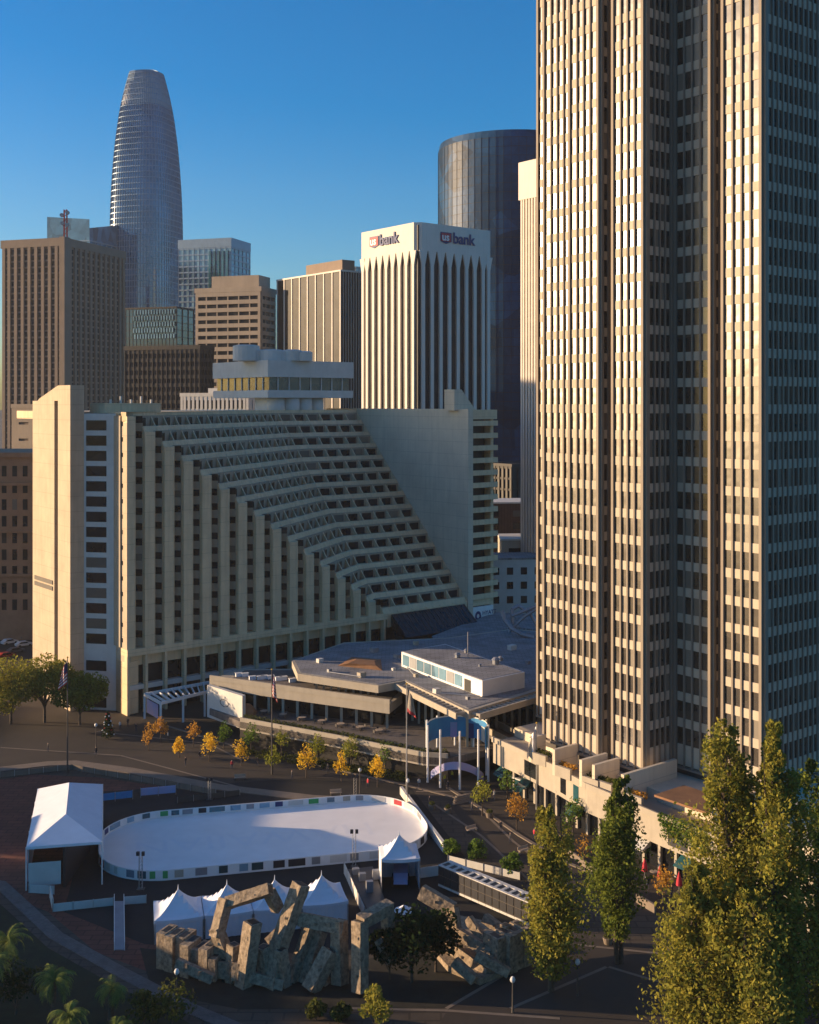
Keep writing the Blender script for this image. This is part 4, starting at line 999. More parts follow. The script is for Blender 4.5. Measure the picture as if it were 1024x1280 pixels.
m = MB(); m.bar(tuple(A_+Vector((.3, .1))), tuple((B_-A_)*.42), (0, .08), .5, 3.6); m.build('front_panel', 'offwhite', t)
m = MB(); m.bar(tuple(A_+(B_-A_)*.48), tuple((B_-A_)*.03), (.0, 12), .03, EZ2-.5); m.build('inner_wall', 'black', t)
fence('low blue-white crates fence in front of marquee', ((36, 1116), (68, 1118)), 1.1, 'offwhite')

# ice resurfacer in the pavilion
q = Vector((-1.2, 156.6, 0)); t = thing('ice_resurfacer', q, 'pale lilac ice resurfacing machine parked under the pavilion tent', 'vehicle')
m = MB(); m.box(q+Vector((0, .6, .6)), 2.0, 3.2, 1.2); m.hexa([q+Vector(p) for p in ((-.95, -1.9, .6), (.95, -1.9, .6), (.95, -1.0, .6), (-.95, -1.0, .6), (-.85, -1.6, 1.3), (.85, -1.6, 1.3), (.95, -1.0, 1.75), (-.95, -1.0, 1.75))]); m.build('body', 'pink', t)
m = MB(); m.box(q+Vector((0, 2.6, .3)), 2.2, .7, .9); m.build('conditioner', 'white', t)
for dx in (-1, 1):
    for dy in (-1, 1.3): m = MB(); m.tube(q+Vector((dx*1.05-.12, dy, .42)), q+Vector((dx*1.05+.12, dy, .42)), .42, .42, 12); m.build('wheel', 'tyre', t)
# stairs / deck right of the row tents
fence('pale timber side fence of the rink entrance ramp', ((430, 1092), (456, 1150)), 1.5, 'offwhite', th=.08)
t = thing('skate_deck', P3(458, 1120), 'dark timber entrance deck with crates between tents and pavilion', 'deck'); m = MB(); m.prism([tuple(P3(a, b).xy) for a, b in ((434, 1094), (466, 1090), (484, 1140), (462, 1150))], .02, .8); m.build('floor', 'polebrown', t)
for i, (x, y) in enumerate(((445, 1100), (453, 1108), (470, 1106), (462, 1122))): m = MB(); p = P3(x, y); m.box(p+Vector((0, 0, .81)), .9, .7, .8+.2*i, .2); m.build('locker', 'grey_metal', t)
fence('pale deck fence under the pavilion tent', ((524, 1098), (552, 1094)), 1.4, 'offwhite', th=.06)

# chiller row
a = P3(548, 1110); b = P3(662, 1160); dv = Vector((b.x-a.x, b.y-a.y)); n = 13; dn = dv.normalized(); st_ = dv/n; bk = Vector((-dn.y, dn.x))
if bk.y < 0: bk = -bk
t0_ = None
for i in range(n):
    o_ = Vector((a.x, a.y))+st_*i
    if t0_ is None:
        t0_ = thing('chiller_unit', (0, 0, 0), '', 'chiller', 'grey chiller units in a row'); ln = st_.length*.97
        m = MB(); m.bar((0, 0), tuple(dn*ln), tuple(bk*2.3), .35, 3.0); m.build('cabinet', 'polebrown', t0_)
        m = MB(); m.bar(tuple(-bk*.03), tuple(dn*ln), tuple(bk*.02), .3, .6); m.build('base_rail', 'offwhite', t0_)
        m = MB(); m.bar((0, 0), tuple(dn*ln*.14), tuple(bk*2.3), 3.005, 3.12); m.bar(tuple(dn*ln*.86), tuple(dn*ln*.14), tuple(bk*2.3), 3.005, 3.12); m.bar(tuple(dn*ln*.1401), tuple(dn*ln*.7198), tuple(bk*.4), 3.005, 3.12); m.bar(tuple(dn*ln*.1401+bk*1.7), tuple(dn*ln*.7198), tuple(bk*.6), 3.005, 3.12); m.build('top_frame', 'offwhite', t0_)
        for k in range(2): m = MB(); m.bar(tuple(dn*ln*.08-bk*.06), tuple(dn*ln*.84), tuple(bk*.05), .75+k*1.15, 1.75+k*1.15); m.build('grille', 'black', t0_)
        u_ = t0_
    else: u_ = clone(t0_)
    u_.location = (o_.x, o_.y, 0); u_['label'] = 'grey chiller unit with square white top frame in the long row right of the rink'
# ---------------------------------------------------------------- fountain of square concrete tubes
def roughbeam(m, p0, p1, wd, r):
    d = (p1-p0).normalized(); upv = Vector((-.62, -.70, .35)); x = d.cross(upv).normalized(); y = x.cross(d).normalized(); L_ = (p1-p0).length; n = max(3, int(L_/.55)); h = wd/2
    ring = [(-1, -1), (-.33, -1), (.33, -1), (1, -1), (1, -.33), (1, .33), (1, 1), (.33, 1), (-.33, 1), (-1, 1), (-1, .33), (-1, -.33)]
    b0 = len(m.v); K = len(ring)
    for k in range(n+1):
        c = p0+(p1-p0)*k/n
        for a, b in ring:
            j = .03 if 0 < k < n else .02; m.v.append(tuple(c+x*(a*h+r.uniform(-j, j))+y*(b*h+r.uniform(-j, j))+d*r.uniform(-j, j)))
    for k in range(n):
        for i in range(K):
            j = (i+1) % K; m.f.append((b0+k*K+i, b0+k*K+j, b0+(k+1)*K+j, b0+(k+1)*K+i)); m.mi.append(0)
    m.f.append(tuple(range(b0+K-1, b0-1, -1))); m.mi.append(0); m.f.append(tuple(range(b0+n*K, b0+n*K+K))); m.mi.append(0)
def tubeblock(label, pts, wd, socket=True, group='square concrete tubes of the fountain', legs=None):
    """pts: list of (px, py, Y) centreline points"""
    P = [dp(*q) for q in pts]; t = thing('concrete_tube', (P[-1].x, P[-1].y, 0), label, 'sculpture block', group)
    m = MB(); r = rnd
    for a, b in zip(P, P[1:]):
        d = (b-a).normalized(); roughbeam(m, a-d*wd*.45, b+d*wd*.45, wd, r)
    sh_ = m; m = MB(); a, b = P[0], P[1]; d = (a-b).normalized(); m.beam(a+d*wd*.40, a+d*wd*.482, wd*.68, wd*.68, up=(-.62, -.70, .35)); m.build('hollow_shade', 'dark', t)  # solid dark plate stands in for the shaded hollow
    # casting ridges
    m = sh_
    for a, b in zip(P, P[1:]):
        L_ = (b-a).length; k = int(L_/1.7)
        for i in range(k):
            q = a+(b-a)*(i+.7)/(k+.4); q = q+Vector((r.uniform(-.2, .2), -wd*.5, r.uniform(-.2, .3))); m.box(q, wd*r.uniform(.2, .5), .22, r.uniform(.2, .5), r.uniform(-.3, .3))
    m.build('shaft', 'fountain', t)
    return t
TB = [('upper-left tube of the fountain with open square end facing up right', [(333, 1113, 131), (290, 1127, 132)], 1.7),
 ('rough tube dropping from the left end of the upper-left tube', [(281, 1130, 132), (272, 1165, 131), (282, 1190, 131)], 1.7),
 ('bent stub hanging under the open square end', [(338, 1118, 132), (345, 1132, 132.5)], 1.6),
 ('short upright tube with pale square rim, left half of fountain', [(315, 1160, 129), (306, 1226, 129)], 2.1),
 ('second short upright tube right of the pale-rimmed one', [(330, 1190, 130), (334, 1226, 130)], 1.9),
 ('long leaning tube rising to an open square top in the middle', [(374, 1112, 131), (348, 1185, 130), (342, 1228, 129)], 2.1),
 ('arched tube that bends down to the ground, right of the leaning tube', [(382, 1150, 131), (424, 1158, 130), (425, 1222, 129)], 2.0),
 ('inclined slab under the arched tube, left one', [(385, 1165, 132), (366, 1222, 130)], 1.5),
 ('inclined slab under the arched tube, right one', [(400, 1170, 132), (382, 1224, 130)], 1.5),
 ('thick low tube sloping to the ground below the arch', [(410, 1196, 129), (392, 1230, 128)], 2.2),
 ('tall upright square column with mottled face, centre right', [(450, 1158, 128), (450, 1232, 127)], 1.9),
 ('tube running back from the top of the mottled column', [(483, 1135, 131), (455, 1150, 128.5)], 1.8),
 ('short tube dropping behind the mottled column', [(484, 1140, 131), (488, 1190, 131)], 1.6),
 ('square block facing left beside the pavilion tent', [(533, 1118, 139), (560, 1134, 138)], 2.2),
 ('short pale upright below the square block', [(567, 1140, 137), (570, 1168, 136)], 1.5),
 ('long pale plank-like tube leaning right of the pines', [(588, 1152, 136), (612, 1184, 134)], 1.3),
 ('low tube in the shade right of the pines', [(556, 1178, 136), (606, 1215, 131)], 1.7),
 ('low broken tube beside the pines', [(575, 1168, 135), (622, 1196, 132)], 1.6),
 ('short block crossing under the socket block at right', [(600, 1196, 131), (632, 1214, 130)], 1.4),
 ('broken stub lying at the right front of the fountain', [(572, 1205, 130), (590, 1222, 129)], 1.4),
 ('upright stub between the leaning plank tube and socket block', [(632, 1160, 134), (630, 1186, 134)], 1.3),
 ('low block at the foot of the leaning tube', [(318, 1222, 129), (350, 1230, 128.5)], 1.5),
 ('short block between the left sockets and the pale-rimmed tube', [(268, 1180, 131.5), (290, 1196, 131)], 1.6),
 ('slim tube lying across the left sockets', [(225, 1205, 129), (262, 1222, 128.5)], 1.3),
 ('upright stub left of the pale-rimmed tube', [(292, 1186, 130), (290, 1226, 130)], 1.6),
 ('upright stub right of the long leaning tube foot', [(352, 1192, 129), (356, 1228, 129)], 1.5),
 ('low stub between arch legs', [(402, 1212, 130), (405, 1228, 129.5)], 1.4),
 ('tube leaning on the back of the arch', [(366, 1150, 133), (340, 1176, 132)], 1.5),
 ('slanting tube behind the socket block', [(610, 1150, 138), (640, 1172, 136)], 1.5),
 ('short block in the shade beyond the pines', [(560, 1160, 139), (582, 1172, 138)], 1.6),
 ('tilted white slab near the mottled column foot', [(474, 1178, 129), (486, 1200, 128.5)], .9)]
for l_, p_, w_ in TB: tubeblock(l_, p_, w_*.72)
def socketwall(label, x0, y0, x1, y1, Y0, Y1, h, th, n):
    a = dp(x0, y0, Y0); b = dp(x1, y1, Y1); t = thing('socket_wall', (a.x, a.y, 0), label, 'sculpture block', 'rows of square sockets in the fountain'); d = Vector((b.x-a.x, b.y-a.y)); nn_ = Vector((-d.y, d.x)).normalized()*th
    for i in range(n):
        f = i/n; g = (i+1)/n; o_ = Vector((a.x, a.y))+d*f; z_ = a.z+(b.z-a.z)*f+rnd.uniform(-.3, .3)
        m = MB(); zl = max(0.02, z_-h+rnd.uniform(-.4, .4)); m.bar(tuple(o_+nn_*rnd.uniform(-.25, .1)), tuple(d/n*.96), tuple(nn_), zl, z_); bl = m.build('socket_block', 'fountain', t)
        m = MB(); m.bar(tuple(o_+d/n*.2+nn_*.2), tuple(d/n*.56), tuple(nn_*.55), z_+.003, z_+.02); m.build('socket', 'dark', bl)  # flat dark plate paints the shade of an open socket
socketwall('row of rough square sockets at the left end of the fountain', 196, 1168, 262, 1190, 133, 130, 4.2, 2.6, 6)
socketwall('low row of rough blocks right of the left sockets', 262, 1200, 300, 1206, 130, 129, 2.3, 2.2, 4)
socketwall('dark square-socketed block at the right end of the fountain', 624, 1174, 664, 1160, 131, 134, 5.2, 2.6, 4)
t = thing('fountain_wall', P3(600, 1200), 'dark broad retaining wall behind the right fountain tubes', 'wall')
m = MB(); m.prism([tuple(P3(a, b).xy) for a, b in ((530, 1180), (570, 1150), (640, 1165), (655, 1210), (600, 1232), (560, 1215))], .03, .7); m.build('wall', 'fountain', t)
t = thing('patio_umbrella', P3(505, 1158), 'small closed white parasol behind the dark pines', 'parasol'); p = P3(505, 1158)
m = MB(); m.tube(p, p+Vector((0, 0, 2.4)), .04); m.build('pole', 'pole', t); m = MB(); m.lathe(p, [(1.3, 2.0), (.6, 2.35), (.02, 2.7)], 8); m.build('canopy', 'tent', t)

# ---------------------------------------------------------------- low pavilion building with terraces
pv = thing('pavilion_building', gp(480, 900), 'low flat-roofed concrete restaurant building with planted terraces in front of hotel', 'building')
def poly(lst, z): return [tuple(gp(a, b, z).xy) for a, b in lst]
m = MB(); m.prism(poly(((372, 842), (473, 857), (506, 851), (586, 889), (676, 862), (690, 790), (640, 786), (560, 797), (430, 803), (365, 826)), 12.6), 11.2, 12.6); m.build('roof_slab', 'cream', pv)
m = MB(); m.prism(poly(((376, 841), (472, 855.5), (506, 849.5), (586, 886), (672, 860), (686, 791), (640, 787.5), (560, 798.5), (431, 804.5), (368, 826)), 12.6), 12.603, 12.66); m.build('roof_membrane', 'roofgrey', pv)
m = MB(); m.prism(poly(((392, 845), (470, 853), (506, 848), (584, 880), (672, 855), (686, 795), (560, 802), (400, 815)), 11.1), 4.3, 11.197); m.build('glazed_walls', 'winglass', pv)
m = MB()
for (x0, y0, x1, y1, n) in ((396, 849, 470, 857, 9), (508, 852, 584, 884, 10), (590, 884, 668, 860, 9)):
    a = gp(x0, y0, 11.1); b = gp(x1, y1, 11.1)
    for i in range(n): q = a+(b-a)*i/(n-1); m = MB(); m.box((q.x, q.y-.25, 4.2), .45, .45, 6.98); m.build('column', 'cream', pv)
m = MB(); m.prism(poly(((262, 850), (487, 881), (503, 868), (492, 842), (380, 836), (300, 836)), 9.2), 7.5, 9.2); m.build('upper_terrace', 'cream', pv)
m = MB(); m.prism(poly(((285, 851), (484, 878), (498, 866), (490, 845), (380, 838), (306, 838)), 9.2), 9.203, 9.25); m.build('terrace_floor', 'deck', pv)
m = MB()
for (p, q) in (((262, 850), (487, 881)),):
    a = gp(*p, 9.25); b = gp(*q, 9.25); d = b-a; m.bar((a.x, a.y), (d.x, d.y), (.25, .35), 9.21, 10.2)
m.build('parapet', 'cream', pv)
m = MB(); m.prism(poly(((300, 862), (478, 885), (496, 872), (490, 850), (380, 845), (306, 845)), 7.4), 4.25, 7.497); m.build('lower_glazing', 'winglass', pv)
m = MB()
a = gp(302, 866, 7.4); b = gp(484, 888, 7.4)
for i in range(11): q = a+(b-a)*i/10; m = MB(); m.box((q.x, q.y-.5, 4.2), .5, .5, 3.29); m.build('lower_column', 'cream', pv)
# lower terrace with long planter
L1f = ((262, 886), (300, 902), (360, 913), (420, 924), (478, 936), (529, 946), (560, 948))
m = MB(); m.prism(poly(L1f+((640, 930), (672, 880), (600, 860), (500, 850), (300, 858)), 4.2), 3.0, 4.2); m.build('lower_terrace', 'deck', pv)
P = [gp(a, b, 4.2) for a, b in L1f[1:]]
for a, b in zip(P, P[1:]):
    d = b-a; n_ = Vector((-d.y, d.x)).normalized()
    m = MB(); m.bar((a.x, a.y), (d.x, d.y), tuple(n_*.3-Vector((0, .01))), 2.7, 5.0); m.build('planter_wall', 'cream', pv)
    m = MB(); m.bar((a.x+n_.x*.3, a.y+n_.y*.3), (d.x*.99, d.y*.99), tuple(n_*1.6), 4.21, 4.75); m.build('planter_soil', 'bedsoil', pv)
    bsh = MB(); k = int(d.length/1.1)
    for i in range(k):
        q = a+d*(i+.5)/k; leafcloud(bsh, (q.x+n_.x*1.1, q.y+n_.y*1.1, 5.05), .6, .5, .45*rnd.uniform(.5, 1.4), 60, .13, i*7+int(a.x), .3)
    tag(bsh.build('planter_shrubs', 'leaf_bush', pv), kind='stuff')
m = MB(); m.prism(poly(((300, 910), (360, 921), (420, 932), (478, 944), (560, 955), (640, 935), (660, 890), (500, 870), (300, 880)), 2.9), 0, 2.99); m.build('undercroft_shade', 'dark', pv)  # solid dark mass gives the space beneath the terrace its shade
# end wall with oval emblem
a = gp(262, 884, 4.2); b = gp(304, 901, 4.2); a = gp(259, 888, 3.5); b = gp(303, 903, 3.5); d = b-a
m = MB(); m.bar((a.x, a.y), (d.x, d.y), (.5, .8), 2.2, 8.6); ew = m.build('end_wall', 'offwhite', pv)
m = MB(); cc_ = a+d*.5+Vector((0, 0, 2.6)); dd = Vector((d.x, d.y, 0)).normalized(); on = Vector((dd.y, -dd.x, 0))
for i in range(24):
    f_ = lambda r, tt: cc_+on*.04+dd*(r*1.5*math.cos(tt))+Vector((0, 0, r*.75*math.sin(tt)))
    a0, a1 = 2*math.pi*i/24, 2*math.pi*(i+1)/24; m.face([f_(.85, a0), f_(1, a0), f_(1, a1), f_(.85, a1)])
m.build('oval_emblem', 'black', ew)
# penthouse on the roof
m = MB(); m.prism(poly(((502, 814.6), (603, 851), (656, 840), (556.6, 805)), 15.6), 12.7, 15.6); ph = m.build('roof_house', 'white', pv)
m = MB(); m.prism(poly(((504, 814.6), (603, 850), (653, 839.8), (556.6, 806)), 15.6), 15.603, 15.66); m.build('house_membrane', 'roofgrey', ph)
a = gp(502, 814.6, 15.6); b = gp(603, 851, 15.6); d = (b-a); n_ = Vector((d.y, -d.x)).normalized()
for i in range(8):
    m = MB(); q = a+d*(.02+i*.095); m.bar((q.x-n_.x*.05, q.y-n_.y*.05), (d.x*.085, d.y*.085), tuple(n_*.12), 13.1, 15.2); m.build('wall_panel', 'skyglass' if i not in (1, 6) else 'grey_metal', ph)
m = MB(); q = a+d*.80; m.bar((q.x-n_.x*.05, q.y-n_.y*.05), (d.x*.07, d.y*.07), tuple(n_*.14), 12.75, 14.9); m.build('doorway', 'dark', ph)
for i, (x, y, s_) in enumerate(((572, 822, 1.0), (583, 816, .8), (620, 830, 1.3), (626, 826, .9), (600, 833, .5))):
    m = MB(); p = gp(x, y, 15.66); m.lathe(p, [(s_*.5, 0), (s_*.5, s_*.6), (s_*.7, s_*.65), (s_*.3, s_)], 10); m.build('roof_fan', 'grey_metal', pv)
m = MB(); p = gp(585, 822, 15.66); m.tube(p, p+Vector((0, 0, 5)), .08); m.build('antenna', 'pole', pv)
for i, (x, y, w_, h_) in enumerate(((400, 828, 1.2, .8), (412, 840, .8, .6), (452, 846, 1.4, .9), (492, 838, .7, .5), (498, 822, 1.6, .7), (520, 846, .8, .6), (546, 866, 1.2, .8), (585, 874, .7, .5), (620, 862, 1.3, .9), (646, 856, .8, .6), (468, 815, 1.5, .9), (520, 806, 1.0, .8), (640, 812, 1.6, 1.0), (660, 830, 1.0, .7))):
    m = MB(); p = gp(x, y, 12.66); m.box(p, w_, w_*.8, h_, .7); m.build('roof_vent', ('offwhite', 'grey_metal', 'cream')[i % 3], pv)
for i, l_ in enumerate((((412, 840), (452, 846)), ((498, 822), (520, 846)), ((620, 862), (646, 856)), ((546, 866), (600, 870)))):
    a = gp(*l_[0], 12.9); b = gp(*l_[1], 12.9); m = MB(); m.tube(a, b, .1); m.build('roof_pipe', 'grey_metal', pv)
# low skylight on the roof, pergola slats on the right eaves
m = MB(); m.hexa([v3(q, 12.67) for q in (gp(422, 832, 12.7), gp(478, 838, 12.7), gp(476, 824, 12.7), gp(440, 821, 12.7))]+[v3(q, 13.5) for q in (gp(436, 829, 13.5), gp(470, 832, 13.5), gp(468, 826, 13.5), gp(446, 824, 13.5))]); m.build('skylight', 'rust', pv)
m = MB(); a = gp(506, 853, 12.2); b = gp(586, 891, 12.2); e_ = gp(674, 865, 12.2)
for (p, q, n) in ((a, b, 16), (b, e_, 15)):
    d = q-p; nn_ = Vector((-d.y, d.x)).normalized(); 
    for i in range(n): r_ = p+d*(i+.3)/n; m.bar((r_.x, r_.y), tuple(-nn_*2.2), (d.x/n*.35, d.y/n*.35), 11.9, 12.3)
    m.bar((p.x-nn_.x*2.2, p.y-nn_.y*2.2), (d.x, d.y), tuple(-nn_*.35), 11.4, 12.45)
m.build('eaves_slats', 'cream', pv)
# back roof behind, courtyard
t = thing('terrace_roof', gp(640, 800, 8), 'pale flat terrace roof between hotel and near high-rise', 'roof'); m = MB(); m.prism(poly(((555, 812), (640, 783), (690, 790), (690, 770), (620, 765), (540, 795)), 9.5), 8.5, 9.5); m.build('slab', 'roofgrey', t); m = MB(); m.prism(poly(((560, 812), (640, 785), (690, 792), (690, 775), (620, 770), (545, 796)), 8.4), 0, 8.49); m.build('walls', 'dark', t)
# white furniture on the upper terrace
for i in range(10):
    x = 300+i*8+rnd.uniform(-2, 2); y = 846+rnd.uniform(-2, 4)+i*.6; p = gp(x, y, 9.25)
    tb = thing('lounge_table', p, ('white covered table on the upper terrace by the %s' % ['left tip', 'left planter', 'parapet near left tip', 'second parapet bay', 'third parapet bay', 'terrace middle', 'parapet middle', 'right end parapet', 'steps', 'glass wall'][i]), 'table', 'white tables on the upper terrace')
    m = MB(); m.box(p+Vector((0, 0, .7)), 1.5, .8, .06, .4); m.build('top', 'white', tb)
    m = MB(); m.box(p, 1.3, .6, .695, .4); m.build('cloth', 'tent', tb)
# tables with dark parasols on lower terrace
for i in range(7):
    p = gp(330+i*24, 893+i*4.0, 4.25); tb = thing('terrace_table', p, 'dark terrace table number %s in the row behind the long planter, counted from left' % ['one', 'two', 'three', 'four', 'five', 'six', 'seven'][i], 'table', 'tables behind the long planter')
    m = MB(); m.lathe(p, [(.3, 0), (.05, .06), (.05, .7)], 8); m.build('pedestal', 'polebrown', tb); m = MB(); m.lathe(p+Vector((0, 0, .7)), [(.75, 0), (.75, .05)], 14); m.build('top', 'tan', tb)
    for k in range(3):
        a = k*2.1+i; m = MB(); q = p+Vector((math.cos(a)*1.1, math.sin(a)*1.1, 0)); m.box(q+Vector((0, 0, .4)), .42, .42, .06, a); m.box(q+Vector((math.cos(a)*.2, math.sin(a)*.2, .4)), .06, .42, .5, a)
        for u_ in (-.17, .17):
            for v_ in (-.17, .17): m.box(q+Vector((u_, v_, 0)), .04, .04, .4)
        tag(m.build('bistro_chair', 'polebrown'), 'dark bistro chair at a table behind the long planter', 'chair', 'dark chairs behind the long planter')
# rust sculpture bowl at left tip
t = thing('rock_sculpture', gp(307, 890, 4.3), 'orange-brown sloping mound at the left end of lower terrace', 'sculpture'); p = gp(309, 892, 4.25); m = MB(); m.lathe(p, [(2.0, 0), (1.9, .6), (1.2, 1.4), (.5, 1.9)], 9); m.build('mound', 'rust', t)
# footbridge to the near high-rise
t = thing('footbridge', gp(610, 920, 5), 'concrete footbridge linking the pavilion to the high-rise podium', 'footbridge'); a = gp(576, 893, 7); b = gp(648, 930, 7); d = b-a; n_ = Vector((-d.y, d.x)).normalized()
m = MB(); m.bar((a.x, a.y), (d.x, d.y), tuple(n_*4), 5.4, 6); m.build('deck', 'deck', t)
for k in (0, 3.7): m = MB(); m.bar((a.x+n_.x*k, a.y+n_.y*k), (d.x, d.y), tuple(n_*.3), 6.003, 7.1); m.build('parapet', 'cream', t)
for f in (.3, .8): m = MB(); q = a+d*f; m.box((q.x+n_.x*2, q.y+n_.y*2, 0), .8, .8, 5.39); m.build('pier', 'cream', t)
# ---------------------------------------------------------------- hotel front additions
m = MB(); zt0, zt1 = ZL-.2, 9.0
m.hexa([v3(hp(69, -7), 8.6), v3(hp(92.8, -7), 8.6), v3(hp(92.8, -1.2), 8.6), v3(hp(69, -1.2), 8.6), v3(hp(69, -6.4), 9.4), v3(hp(92.8, -6.4), 9.4), v3(hp(92.8, -1.2), zt0), v3(hp(69, -1.2), zt0)])
cn = m.build('glass_canopy', 'winglass', hotel)
m = MB()
for i in range(17): a = v3(hp(69.2+i*1.46, -6.38), 9.46); b = v3(hp(69.2+i*1.46, -1.25), zt0+.05); m.beam(a, b, .12, .12)
m.build('glazing_bars', 'polebrown', cn)
m = MB(); m.bar(hp(66, -6.0), U*27, VV*4, 3.8, 7.6); m.build('rust_band', 'rust', hotel)
m = MB(); m.bar(hp(69, -5.6), U*23.8, VV*3, 7.61, 8.59); m.build('clerestory', 'dark', hotel)
t = thing('entrance_canopy', gp(220, 880, 4), 'white steel frame canopy with slanting slats at the hotel corner', 'canopy')
A0, A1, B0, B1 = gp(181, 868, 5), gp(201, 879, 5), gp(262, 853, 5), gp(262, 864, 5)
m = MB()
for p, q in ((A0, A1), (A0, B0), (A1, B1), (B0, B1)): m.beam(p, q, .35, .6)
for i in range(1, 10): f = i/10; m.beam(A0+(B0-A0)*f, A1+(B1-A1)*f, .18, .45)
m.build('frame', 'white', t)
for p in (A0, A1, A1+(B1-A1)*.45, A1+(B1-A1)*.9): m = MB(); m.box((p.x, p.y, 0), .4, .4, 4.75); m.build('post', 'white', t)
m = MB(); p = A0+(A1-A0)*.15; d = (A1-A0)*.7; m.bar((p.x, p.y-.1), (d.x, d.y), (0, .06), 1.6, 4.4); m.build('hanging_banner', 'pink', t)
# decorated tree by the corner
p = P3(135, 924); t = thing('decorated_tree', p, 'slim dark festive tree with pale ornaments at the hotel corner', 'tree'); m = MB(); m.tube(p, p+Vector((0, 0, 1)), .15); m.build('trunk', 'bark', t)
m = MB()
for k in range(9): leafcloud(m, p+Vector((0, 0, .7+k*.55)), 1.3-.13*k, 1.3-.13*k, .4, 120, .15, k, .6)
m.build('crown', 'leaf_dark', t)
for k in range(22): m = MB(); z_ = .8+k*.2; r_ = 1.35*(1-z_/6.3); a = k*2.4; m.lathe(p+Vector((math.cos(a)*r_, math.sin(a)*r_, z_)), [(.05, 0), (.16, .1), (.16, .2), (.05, .3)], 6); m.build('ornament', rp.choice(['white', 'white', 'redprint']), t)

# ---------------------------------------------------------------- podium of the near high-rise
pd = thing('podium', (EC.x-5, EC.y, 0), 'stepped concrete shopping podium at the foot of the near high-rise', 'podium')
LN = [(-1.2, 32), (-2.0, 26), (-4.2, 14), (-6.5, 5.5), (-8.2, -10), (-8.7, -19), (-9.2, -34)]
PL = [ec(a, b) for a, b in LN]
m = MB(); m.prism([tuple(p) for p in PL]+[tuple(ec(60, -34)), tuple(ec(60, 32))], 4.0, 7.6); m.build('upper_block', 'cream', pd)
m = MB(); m.prism([tuple(ec(a+1.6, b)) for a, b in LN]+[tuple(ec(59, -33)), tuple(ec(59, 31))], 0, 3.99); m.build('shopfronts', 'winglass', pd)
m = MB(); m.prism([tuple(ec(a+5, b)) for a, b in LN[:]]+[tuple(ec(58, -33)), tuple(ec(58, 31))], 7.61, 9.1); m.build('tower_plinth', 'hyattwall', pd)
for a, b in zip(PL, PL[1:]):
    d = b-a; n_ = Vector((d.y, -d.x)).normalized()
    m = MB(); m.bar(tuple(a+n_*.02), tuple(d), tuple(n_*-.35 if n_.x > 0 else n_*.35), 7.603, 8.5); m.build('parapet', 'cream', pd)
    k = max(2, int(d.length/2.6))
    for i in range(k): q = a+d*(i+.5)/k; m = MB(); m.box((q.x+1.0, q.y+.8, 0), .45, .45, 3.99, .6); m.build('shop_column', 'cream', pd)
# openings and panels in the sunlit wall
def wallpanel(f0, f1, seg, z0, z1, mt, nm):
    a, b = PL[seg], PL[seg+1]; d = b-a; n_ = Vector((-abs(d.y), -abs(d.x))).normalized(); n_ = Vector((d.y, -d.x)).normalized(); n_ = n_ if n_.x < 0 else -n_
    m = MB(); m.bar(tuple(a+d*f0-n_*.05), tuple(d*(f1-f0)), tuple(n_*.1), z0, z1); m.build(nm, mt, pd)
wallpanel(.25, .55, 1, 4.6, 7.0, 'winglass', 'wall_window'); wallpanel(.12, .3, 2, 4.7, 7.1, 'winglass', 'wall_window'); wallpanel(.55, .72, 2, 4.6, 7.1, 'tealglass', 'wall_window'); wallpanel(.12, .5, 4, 4.6, 7.0, 'black', 'wall_display'); wallpanel(.45, .62, 3, 4.6, 7.1, 'winglass', 'wall_window')
for sgm, f in ((0, .3), (1, .2), (2, .5), (3, .3), (3, .7), (4, .4)):
    a, b = PL[sgm], PL[sgm+1]; q = a+(b-a)*f; m = MB(); d = (b-a).normalized(); m.hexa([v3(q-d*1.2+U*1.4, 2.6), v3(q+d*1.2+U*1.4, 2.6), v3(q+d*1.2-U*.6, 2.3), v3(q-d*1.2-U*.6, 2.3), v3(q-d*1.2+U*1.4, 3.5), v3(q+d*1.2+U*1.4, 3.5), v3(q+d*1.2-U*.6, 2.4), v3(q-d*1.2-U*.6, 2.4)]); m.build('awning', 'tealglass' if f != .7 else 'offwhite', pd)
# big planter walls running out from the tower
for v_, u0, h in ((19.75, -4.2, 3.9), (12.7, -6, 4.0), (6.5, -6.6, 4.0), (4.1, -6.4, 3.8), (-2.4, -7.4, 4.2), (-17.5, -6.5, 3.4)):
    m = MB(); m.bar(tuple(ec(u0, v_)), tuple(U*(abs(u0)+(-.9 if v_ > 0 else 4.5))), tuple(VV*.55), 7.605, 7.6+h); m.build('planter_fin', 'hyattwall', pd)
    m = MB(); m.bar(tuple(ec(u0, v_-3.2)), tuple(VV*3.19), tuple(U*.5), 7.605, 9.3); m.build('planter_front', 'cream', pd)
    bs = MB()
    for j in range(4): q = ec(u0+1.2, v_-.5-j*.75); leafcloud(bs, (q.x, q.y, 9.3), .6, .6, .5, 60, .16, j+int(v_*3), .3)
    bs.build('planter_shrub', 'leaf_orange' if v_ in (12.7, -2.4) else 'leaf_bush', pd)
m = MB(); m.bar(tuple(ec(-7.5, -8)), tuple(VV*-9), tuple(U*6.5), 10.2, 10.5); m.build('terrace_canopy', 'rust', pd)
